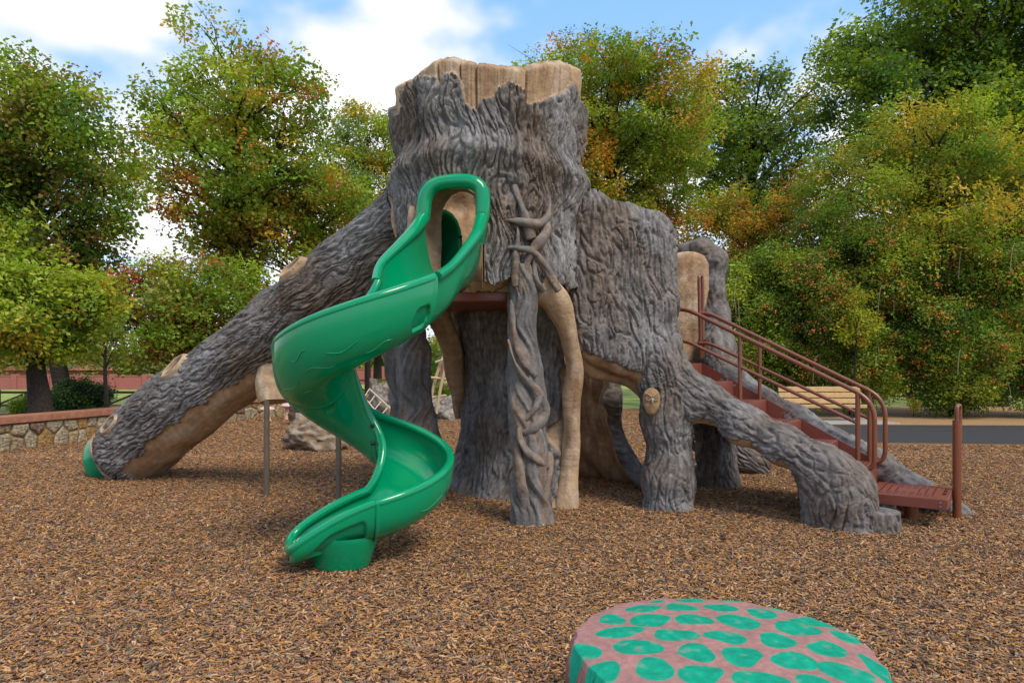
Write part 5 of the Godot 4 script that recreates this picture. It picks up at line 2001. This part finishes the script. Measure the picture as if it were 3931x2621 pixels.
# o: base, high (trunk tip), r (trunk radius), c, size (crown middle and half axes), puffs, sprays, scale, tones [[colour, share]...], leaf
func tree(called: String, label: String, o: Vector3, k: Dictionary, category := "tree", group := "autumn trees round the playground") -> Node3D:
	rng.seed = int(k.seed)
	var t := thing(called, label, category, o, 0.0, group)
	var c: Vector3 = k.c
	var size: Vector3 = k.size
	var r: float = k.r
	var tip := c + Vector3(0, size.y * 0.55, 0)
	var fork := Vector3(lerpf(o.x, c.x, 0.5), minf(lerpf(o.y, c.y, 0.5), c.y - size.y * 0.45), lerpf(o.z, c.z, 0.5))
	if fork.y < o.y + 0.3:
		fork.y = o.y + 0.3
	var tr: Array = smooth(PackedVector3Array([o - Vector3(0, 0.15, 0), o + Vector3(0, 0.25, 0), fork, c + Vector3(size.x * 0.04, 0, 0), tip]), PackedFloat32Array([r * 1.5, r * 1.05, r * 0.85, r * 0.45, r * 0.1]), 0.25)
	var s := Sheet.new()
	s.tube(tr[0], tr[1], 14)
	part("trunk", s.mesh(), M.tree_bark, t)
	var spine: PackedVector3Array = tr[0]
	var puffs := []
	var n: int = k.puffs
	var low: float = k.get("low", -0.75)
	for i in n:
		# spread the puffs of leaves evenly over the crown
		var y := lerpf(low, 0.97, (i + 0.5) / n)
		var a := i * 2.39996 + rng.randf_range(-0.4, 0.4)
		var ring := sqrt(maxf(0.05, 1.0 - y * y))
		var f := rng.randf_range(0.62, 0.95) if i % 4 else rng.randf_range(0.15, 0.5)
		var p := c + Vector3(cos(a) * ring * f * size.x, y * f * size.y if y > 0 else y * size.y * 0.9, sin(a) * ring * f * size.z)
		puffs.append([p, rng.randf_range(0.75, 1.25) * k.get("puff", 0.34) * (size.x + size.y) * 0.5, rng.randf()])
	var per: int = maxi(1, int(k.sprays / n))
	var cells: Array[Transform3D] = []
	var tint := PackedColorArray()
	var tones: Array = k.tones
	var hole: float = k.get("hole", -0.15)
	for pf in puffs:
		var p: Vector3 = pf[0]
		var root: Vector3 = spine[0]
		var best := 1e9
		for q in spine:
			if q.y > fork.y - 0.2 and q.y < p.y - 0.25 * absf(p.y - fork.y):
				var dd: float = q.distance_to(p) + absf(q.y - (p.y - (p.y - fork.y) * 0.5)) * 0.6
				if dd < best:
					best = dd
					root = q
		if best > 1e8:
			root = fork
		var lr := clampf(r * 0.34 * (1.0 - 0.5 * clampf((root.y - fork.y) / maxf(0.1, tip.y - fork.y), 0.0, 1.0)), 0.012, 0.3)
		s = Sheet.new()
		var lc: Array = smooth(limb_curve(root, p, 0.5), PackedFloat32Array([lr, lr * 0.8, lr * 0.6, lr * 0.42, lr * 0.2]), 0.35)
		s.tube(lc[0], lc[1], 7, false)
		part("limb", s.mesh(), M.tree_bark, t)
		var limb: MeshInstance3D = t.get_child(t.get_child_count() - 1)
		for b in int(k.get("twigs", 3)):
			var e: Vector3 = p + Vector3(rng.randfn(), rng.randfn() * 0.6 + 0.35, rng.randfn()) * pf[1] * 0.55
			var bs: Vector3 = lc[0][int(lc[0].size() * rng.randf_range(0.45, 0.85))]
			s = Sheet.new()
			s.tube(limb_curve(bs, e, 0.3), PackedFloat32Array([lr * 0.4, lr * 0.34, lr * 0.26, lr * 0.18, lr * 0.08]), 5, false)
			part("branch", s.mesh(), M.tree_bark, limb)
		var pick := 0
		var x: float = pf[2]
		while pick < tones.size() - 1 and x > tones[pick][1]:
			x -= tones[pick][1]
			pick += 1
		for i in per:
			var d := Vector3(rng.randfn(), rng.randfn() * 0.8, rng.randfn()).normalized() * pow(rng.randf(), 0.4)
			var at: Vector3 = p + d * pf[1] * Vector3(1.15, 0.8, 1.15)
			if n1.get_noise_3d(at.x * k.get("grain", 1.1), at.y * k.get("grain", 1.1), at.z * k.get("grain", 1.1)) < hole:
				continue
			if at.y < o.y + 0.1:
				continue
			var own := pick
			var far := n2.get_noise_3d(at.x * 0.55 + k.seed, at.y * 0.55, at.z * 0.55)
			if far > 0.25 or rng.randf() < 0.14:
				own = rng.randi() % tones.size()
			var sc: float = k.scale * rng.randf_range(0.65, 1.35)
			cells.append(Transform3D(Basis.from_euler(Vector3(rng.randf_range(-0.6, 0.6), rng.randf() * TAU, rng.randf_range(-0.6, 0.6))).scaled(Vector3.ONE * sc), at))
			var cc: Color = tones[own][0]
			var j := rng.randf_range(0.88, 1.5)
			tint.append(Color(cc.r * j * rng.randf_range(0.88, 1.14), cc.g * j, cc.b * j * rng.randf_range(0.85, 1.15)))
	scatter("crown" if category == "tree" else "foliage", leaf_mesh[k.leaf], M.leaf, cells, tint, t)
	t.set_meta("puffs", 0)
	t.remove_meta("puffs")
	k.places = cells
	return t


func scatter(called: String, mesh: Mesh, m: Material, cells: Array[Transform3D], tint: PackedColorArray, parent: Node3D) -> MultiMeshInstance3D:
	var mm := MultiMesh.new()
	mm.transform_format = MultiMesh.TRANSFORM_3D
	mm.use_colors = true
	mm.mesh = mesh
	mm.instance_count = cells.size()
	for i in cells.size():
		mm.set_instance_transform(i, cells[i])
		mm.set_instance_color(i, tint[i])
	var o := MultiMeshInstance3D.new()
	o.name = called if parent != self else numbered(called)
	o.multimesh = mm
	o.material_override = m
	parent.add_child(o, true)
	if parent != self:
		o.position = -parent.position
	o.set_meta("kind", "stuff")
	return o


func build_trees() -> void:
	leaf_mesh.broad = leaf_spray(30, 0.18, 0.13, 101)
	leaf_mesh.fine = leaf_spray(34, 0.19, 0.10, 102)
	leaf_mesh.dense = leaf_spray(40, 0.17, 0.10, 103, 0.8)
	leaf_mesh.needle = leaf_spray(70, 0.28, 0.05, 104, 1.0)
	var deep := Color(0.090, 0.160, 0.032)
	var mid := Color(0.190, 0.280, 0.034)
	var lime := Color(0.350, 0.420, 0.05)
	var olive := Color(0.250, 0.240, 0.042)
	var gold := Color(0.54, 0.38, 0.05)
	var amber := Color(0.54, 0.21, 0.04)
	var rust := Color(0.44, 0.12, 0.04)
	var brown := Color(0.30, 0.17, 0.06)
	var grey_green := Color(0.20, 0.26, 0.12)
	tree("maple_tree", "tall maple turning red and orange, left of the stump", Vector3(-11.1, lawn_height(-11, 30), -30), {"r": 0.30, "c": Vector3(-11.814, 10.864, -30), "size": Vector3(3.74, 5.22, 3.48), "puffs": 57, "sprays": 3446, "scale": 0.95, "leaf": "broad", "tones": [[mid, 0.36], [lime, 0.36], [olive, 0.1], [amber, 0.08], [gold, 0.06], [rust, 0.04]], "seed": 1, "puff": 0.27, "hole": 0.17, "low": -0.95})
	tree("ash_tree", "large dark olive tree filling the upper left corner", Vector3(-14.6, -0.05, -23), {"r": 0.26, "c": Vector3(-15.965, 7.514, -23), "size": Vector3(3.40, 4.27, 2.96), "puffs": 62, "sprays": 4185, "scale": 0.8, "leaf": "broad", "tones": [[mid, 0.36], [deep, 0.24], [olive, 0.14], [lime, 0.22], [brown, 0.04]], "seed": 2, "puff": 0.28, "hole": 0.05, "low": -0.95})
	tree("elm_tree", "bright green low branching tree behind the retaining wall at the left", Vector3(-9.0, 0.5, -13.4), {"r": 0.19, "c": Vector3(-9.314, 2.468, -13.6), "size": Vector3(1.50, 0.95, 1.29), "puffs": 31, "sprays": 1488, "scale": 0.5, "leaf": "broad", "tones": [[lime, 0.6], [mid, 0.34], [gold, 0.06]], "seed": 3, "puff": 0.36, "hole": -0.2, "low": -0.8})
	tree("crabapple_tree", "rusty green small tree whose dark trunk leans behind the log", Vector3(-11.3, -0.05, -23.5), {"r": 0.15, "c": Vector3(-11.001, 3.136, -23.5), "size": Vector3(3.09, 2.03, 2.56), "puffs": 44, "sprays": 2261, "scale": 0.72, "leaf": "broad", "tones": [[mid, 0.34], [olive, 0.26], [brown, 0.2], [lime, 0.14], [rust, 0.06]], "seed": 4, "puff": 0.3, "hole": 0, "low": -0.8})
	tree("sapling", "thin sapling with rust tinged leaves in front of the brown fence", Vector3(-9.35, 0.45, -16.2), {"r": 0.05, "c": Vector3(-9.409, 1.892, -16.2), "size": Vector3(0.45, 0.61, 0.41), "puffs": 14, "sprays": 117, "scale": 0.42, "leaf": "broad", "tones": [[olive, 0.4], [rust, 0.25], [mid, 0.35]], "seed": 5, "puff": 0.3, "hole": -0.2, "low": -0.6})
	tree("birch_tree", "slim pale green tree just left of the stump tower", Vector3(-7.8, lawn_height(-7, 38), -38), {"r": 0.17, "c": Vector3(-7.859, 12.449, -38), "size": Vector3(2.17, 3.97, 1.98), "puffs": 37, "sprays": 1531, "scale": 0.85, "leaf": "broad", "tones": [[lime, 0.5], [grey_green, 0.3], [gold, 0.2]], "seed": 6, "puff": 0.24, "hole": 0.0, "low": -0.95})
	tree("maple_tree", "orange and green tree filling the gap between maple and log", Vector3(-10.3, -0.05, -33), {"r": 0.2, "c": Vector3(-9.624, 7.316, -33), "size": Vector3(4.05, 4.76, 3.57), "puffs": 58, "sprays": 3422, "scale": 0.9, "leaf": "broad", "tones": [[mid, 0.3], [lime, 0.3], [amber, 0.15], [olive, 0.15], [gold, 0.1]], "seed": 7, "puff": 0.27, "hole": 0.1, "low": -0.95})
	tree("pear_tree", "yellow green tree flecked with orange directly behind the stump", Vector3(3.0, 0, -24), {"r": 0.2, "c": Vector3(3.254, 8.672, -24), "size": Vector3(3.70, 4.31, 3.20), "puffs": 68, "sprays": 6946, "scale": 0.66, "leaf": "fine", "tones": [[lime, 0.36], [mid, 0.28], [olive, 0.16], [gold, 0.12], [amber, 0.08]], "seed": 8, "puff": 0.26, "hole": 0, "low": -0.95})
	tree("oak_tree", "dark green oak with sky showing between its limbs, right of the stump", Vector3(11.6, 0.1, -33), {"r": 0.34, "c": Vector3(11.116, 11.709, -33), "size": Vector3(3.85, 4.59, 3.30), "puffs": 49, "sprays": 2538, "scale": 0.95, "leaf": "broad", "tones": [[deep, 0.34], [mid, 0.3], [grey_green, 0.2], [lime, 0.1], [gold, 0.06]], "seed": 9, "puff": 0.25, "hole": 0.18, "low": -0.9})
	tree("oak_tree", "massive deep green oak overhanging the upper right corner", Vector3(18.5, 0, -27), {"r": 0.45, "c": Vector3(17.872, 12.758, -27), "size": Vector3(5.69, 5.69, 4.41), "puffs": 94, "sprays": 7009, "scale": 0.85, "leaf": "broad", "tones": [[deep, 0.38], [mid, 0.42], [lime, 0.2]], "seed": 10, "puff": 0.23, "hole": 0, "low": -0.95})
	tree("locust_tree", "feathery golden green tree in front of the big oak", Vector3(14.2, 0, -22.5), {"r": 0.2, "c": Vector3(13.291, 6.684, -22.5), "size": Vector3(3.87, 3.58, 2.90), "puffs": 70, "sprays": 4127, "scale": 0.62, "leaf": "fine", "tones": [[mid, 0.36], [lime, 0.3], [gold, 0.16], [olive, 0.18]], "seed": 12, "puff": 0.26, "hole": -0.08, "low": -0.95})
	tree("dogwood_tree", "low orange tinted tree between the oak and the stair rails", Vector3(8.9, 0, -25.5), {"r": 0.12, "c": Vector3(8.826, 5.969, -25.5), "size": Vector3(2.66, 2.36, 2.25), "puffs": 45, "sprays": 1740, "scale": 0.66, "leaf": "fine", "tones": [[mid, 0.3], [gold, 0.2], [amber, 0.16], [olive, 0.2], [rust, 0.06], [lime, 0.08]], "seed": 13, "puff": 0.3, "hole": 0, "low": -0.9})
	tree("oak_tree", "far tree whose pale trunk shows past the middle of the slide", Vector3(-9.2, lawn_height(-9, 48), -48), {"r": 0.3, "c": Vector3(-9.095, 5.848, -48), "size": Vector3(3.54, 3.14, 2.95), "puffs": 31, "sprays": 1209, "scale": 1.1, "leaf": "broad", "tones": [[mid, 0.5], [lime, 0.5]], "seed": 14, "puff": 0.3, "low": -0.8})
	tree("conifer_tree", "small pointed evergreen seen through the gap beside the trunk", Vector3(-4.75, lawn_height(-5, 42), -42), {"r": 0.08, "c": Vector3(-4.75, 1.2, -42), "size": Vector3(0.34, 0.94, 0.34), "puffs": 26, "sprays": 558, "scale": 0.34, "leaf": "dense", "tones": [[Color(0.07, 0.16, 0.04), 0.7], [mid, 0.3]], "seed": 15, "puff": 0.3, "hole": -0.6, "low": -0.95})
	# hedge of berry-laden firethorn
	var berry := SphereMesh.new()
	berry.radius = 0.5
	berry.height = 1.0
	berry.radial_segments = 8
	berry.rings = 5
	for k in 4:
		var hd: Dictionary = [
			{"c": Vector3(8.382, 2.999, -22.6), "size": Vector3(2.15, 2.71, 1.49), "sprays": 4032},
			{"c": Vector3(10.486, 3.396, -21.6), "size": Vector3(2.43, 3.09, 1.58), "sprays": 5184},
			{"c": Vector3(13.311, 3.49, -21.2), "size": Vector3(2.52, 3.36, 1.69), "sprays": 5616},
			{"c": Vector3(15.786, 3.47, -21), "size": Vector3(2.25, 3.36, 1.69), "sprays": 4032}][k]
		var c: Vector3 = hd.c
		hd.merge({"r": 0.1, "puffs": 64, "scale": 0.5, "leaf": "dense", "tones": [[deep, 0.18], [mid, 0.46], [lime, 0.28], [olive, 0.08]], "seed": 20 + k, "puff": 0.26, "hole": -0.28, "low": -0.98, "grain": 1.6, "twigs": 1})
		var t := tree("firethorn_shrub", ["dark firethorn shrub closest to the stairs, few berries", "wide firethorn shrub with orange berries behind the bench's right end", "tall firethorn shrub thick with orange berries, above the grab post", "firethorn shrub cut off by the right edge of the view"][k], Vector3(c.x, 0, c.z), hd, "shrub", "firethorn hedge")
		var cells: Array[Transform3D] = []
		var tint := PackedColorArray()
		var places: Array = hd.places
		rng.seed = 60 + k
		for i in places.size():
			if rng.randf() < [0.06, 0.16, 0.24, 0.24][k] and places[i].origin.y > 1.0:
				for b in 7:
					cells.append(Transform3D(Basis().scaled(Vector3.ONE * rng.randf_range(0.035, 0.06)), places[i].origin + Vector3(rng.randfn(), rng.randfn() * 0.6, rng.randfn() + 1.2) * 0.11))
					tint.append(Color(0.62, 0.15, 0.02) * rng.randf_range(0.75, 1.2))
		scatter("berry", berry, M.berry, cells, tint, t)
		# long bare arching shoots
		for i in 22:
			var p: Vector3 = places[rng.randi() % places.size()].origin
			if p.z < c.z + 0.4:
				continue
			var w := Vector3(rng.randf_range(-1, 1), 0, rng.randf_range(-0.1, 0.5)) * 0.5
			var s := Sheet.new()
			var hgt := rng.randf_range(0.05, 0.3)
			var pts := PackedVector3Array([p + Vector3(0, -0.3, 0.05), p + w * 0.2 + Vector3(0, hgt * 0.6, 0.2), p + w * 0.55 + Vector3(0, hgt, 0.34), p + w * 0.85 + Vector3(0, hgt * 0.7 - 0.08, 0.42), p + w * 1.0 + Vector3(0, hgt * 0.2 - 0.3, 0.45), p + w * 1.05 + Vector3(0, -0.6, 0.44)])
			s.tube(smooth(pts, PackedFloat32Array([1]), 0.1)[0], PackedFloat32Array([0.007]), 5)
			part("shoot", s.mesh(), M.pale_twig, t)
	tree("maple_sapling", "yellow leaved sapling poking out of the hedge above the bench", Vector3(9.7, 0, -19.9), {"r": 0.03, "c": Vector3(9.673, 2.8, -19.8), "size": Vector3(0.61, 0.90, 0.33), "puffs": 12, "sprays": 93, "scale": 0.42, "leaf": "broad", "tones": [[Color(0.42, 0.38, 0.04), 0.6], [lime, 0.3], [gold, 0.1]], "seed": 31, "puff": 0.26, "hole": -0.5, "low": -0.8}, "shrub", "")
	tree("evergreen_shrub", "dark rounded evergreen shrub behind the retaining wall cap", Vector3(-10.3, 0.35, -16.6), {"r": 0.05, "c": Vector3(-10.258, 0.753, -16.6), "size": Vector3(0.59, 0.41, 0.49), "puffs": 40, "sprays": 806, "scale": 0.26, "leaf": "dense", "tones": [[Color(0.03, 0.06, 0.025), 0.8], [deep, 0.2]], "seed": 32, "puff": 0.32, "hole": -0.6, "low": -0.9, "twigs": 0}, "shrub", "")
	tree("grass_clump", "light green tuft growing beside the elm behind the wall cap", Vector3(-9.9, 0.48, -14.2), {"r": 0.02, "c": Vector3(-9.813, 0.643, -14.2), "size": Vector3(0.33, 0.13, 0.25), "puffs": 14, "sprays": 136, "scale": 0.24, "leaf": "needle", "tones": [[mid, 0.5], [lime, 0.5]], "seed": 33, "puff": 0.4, "hole": -0.6, "low": -0.5, "twigs": 0}, "plant", "")
	tree("flower_bush", "low bush with pink blooms right of the side column", Vector3(-4.4, 0.0, -24), {"r": 0.02, "c": Vector3(-2.348, 0.677, -24), "size": Vector3(0.34, 0.21, 0.29), "puffs": 16, "sprays": 148, "scale": 0.25, "leaf": "dense", "tones": [[mid, 0.7], [Color(0.5, 0.06, 0.22), 0.3]], "seed": 34, "puff": 0.4, "hole": -0.6, "low": -0.5, "twigs": 0}, "plant", "flowering bushes")
	tree("flower_bush", "green and pink bush between the slide and the side column", Vector3(-4.6, 0.5, -24), {"r": 0.02, "c": Vector3(-4.428, 0.766, -24), "size": Vector3(0.37, 0.20, 0.29), "puffs": 16, "sprays": 148, "scale": 0.25, "leaf": "dense", "tones": [[mid, 0.6], [lime, 0.25], [Color(0.5, 0.06, 0.22), 0.15]], "seed": 35, "puff": 0.4, "hole": -0.6, "low": -0.5, "twigs": 0}, "plant", "flowering bushes")
	tree("weed_plant", "small yellow green weed in the litter left of the grab post", Vector3(12.0, 0.0, -21.0), {"r": 0.01, "c": Vector3(11.729, 0.336, -20.5), "size": Vector3(0.13, 0.25, 0.13), "puffs": 8, "sprays": 24, "scale": 0.22, "leaf": "broad", "tones": [[gold, 0.5], [lime, 0.5]], "seed": 36, "puff": 0.4, "hole": -0.6, "low": -0.5, "twigs": 0}, "plant", "")
	# woods beyond the lawn, one soft mass
	rng.seed = 90
	var cells: Array[Transform3D] = []
	var tint := PackedColorArray()
	for i in 9000:
		var x := rng.randf_range(-90, 90)
		var d := rng.randf_range(92, 108)
		var top := 5.5 + 3.5 * n2.get_noise_2d(x * 0.06, 2.0) + 2.0 * n1.get_noise_2d(x * 0.25, 7.0)
		if n2.get_noise_2d(x * 0.05, 9.0) < -0.25:
			top *= 0.45
		cells.append(Transform3D(Basis.from_euler(Vector3(rng.randf() * 0.6, rng.randf() * TAU, 0)).scaled(Vector3.ONE * rng.randf_range(2.0, 3.4)), Vector3(x, lawn_height(x, d) + pow(rng.randf(), 0.8) * top, -d)))
		var q: Color = [mid, lime, grey_green, olive, gold][mini(4, int(rng.randf() * 4.4))]
		tint.append(q * rng.randf_range(0.8, 1.25))
	var far := scatter("distant_wood", leaf_mesh.broad, M.leaf, cells, tint, self)
	tag(far, "soft line of distant green woods beyond the brick walls", "trees")


# ------------------------------------------------------------------ bark mulch

func build_mulch() -> void:
	rng.seed = 5
	var kinds := []
	for k in 3:
		var s := Sheet.new()
		s.box(Transform3D(), [Vector3(1, 0.16, 0.26), Vector3(0.7, 0.14, 0.34), Vector3(1.3, 0.12, 0.17)][k], 0.05)
		for i in s.v.size():
			var p := s.v[i]
			s.v[i] = Vector3(p.x, p.y + p.x * p.x * 0.12, p.z * (1.0 - 0.55 * absf(p.x)) + 0.05 * sin(p.x * 5.0))
		kinds.append(s.mesh())
	var tones := [Color(0.47, 0.24, 0.087), Color(0.40, 0.195, 0.068), Color(0.50, 0.28, 0.125), Color(0.29, 0.145, 0.056), Color(0.18, 0.095, 0.05), Color(0.08, 0.052, 0.038), Color(0.22, 0.18, 0.12), Color(0.26, 0.14, 0.11), Color(0.54, 0.37, 0.21)]
	for k in 3:
		var cells: Array[Transform3D] = []
		var tint := PackedColorArray()
		var want: int = [155000, 130000, 118000][k]
		while cells.size() < want:
			var d := 2.25 + 9.5 * pow(rng.randf(), 1.25)
			if rng.randf() < 0.3:
				d = rng.randf_range(11.0, 23.0)
			var x := rng.randf_range(-0.78, 0.78) * d
			if rng.randf() < 0.24:
				x = (0.75 * d + rng.randf() * 2.6) * (1.0 if rng.randf() < 0.5 else -1.0)
			if d > 13.0 and (x > 4.4 or x < -8.3):
				continue
			if x < -8.6:
				continue
			var sz := rng.randf_range(0.017, 0.044) * (1.0 + 0.02 * d + (0.35 if d > 11.0 else 0.0))
			var b := Basis.from_euler(Vector3(rng.randfn() * 0.25, rng.randf() * TAU, rng.randfn() * 0.3)).scaled(Vector3.ONE * sz)
			cells.append(Transform3D(b, Vector3(x, rng.randf_range(0.0, 0.014), -d)))
			tint.append(tones[mini(8, int(rng.randf() * 8.25))] * rng.randf_range(0.75, 1.2))
		var o := scatter("mulch", kinds[k], M.chip, cells, tint, self)
		tag(o, ["orange brown wood chips covering the playground", "short dark bark flakes among the wood chips", "long thin bark splinters among the wood chips"][k], "mulch")
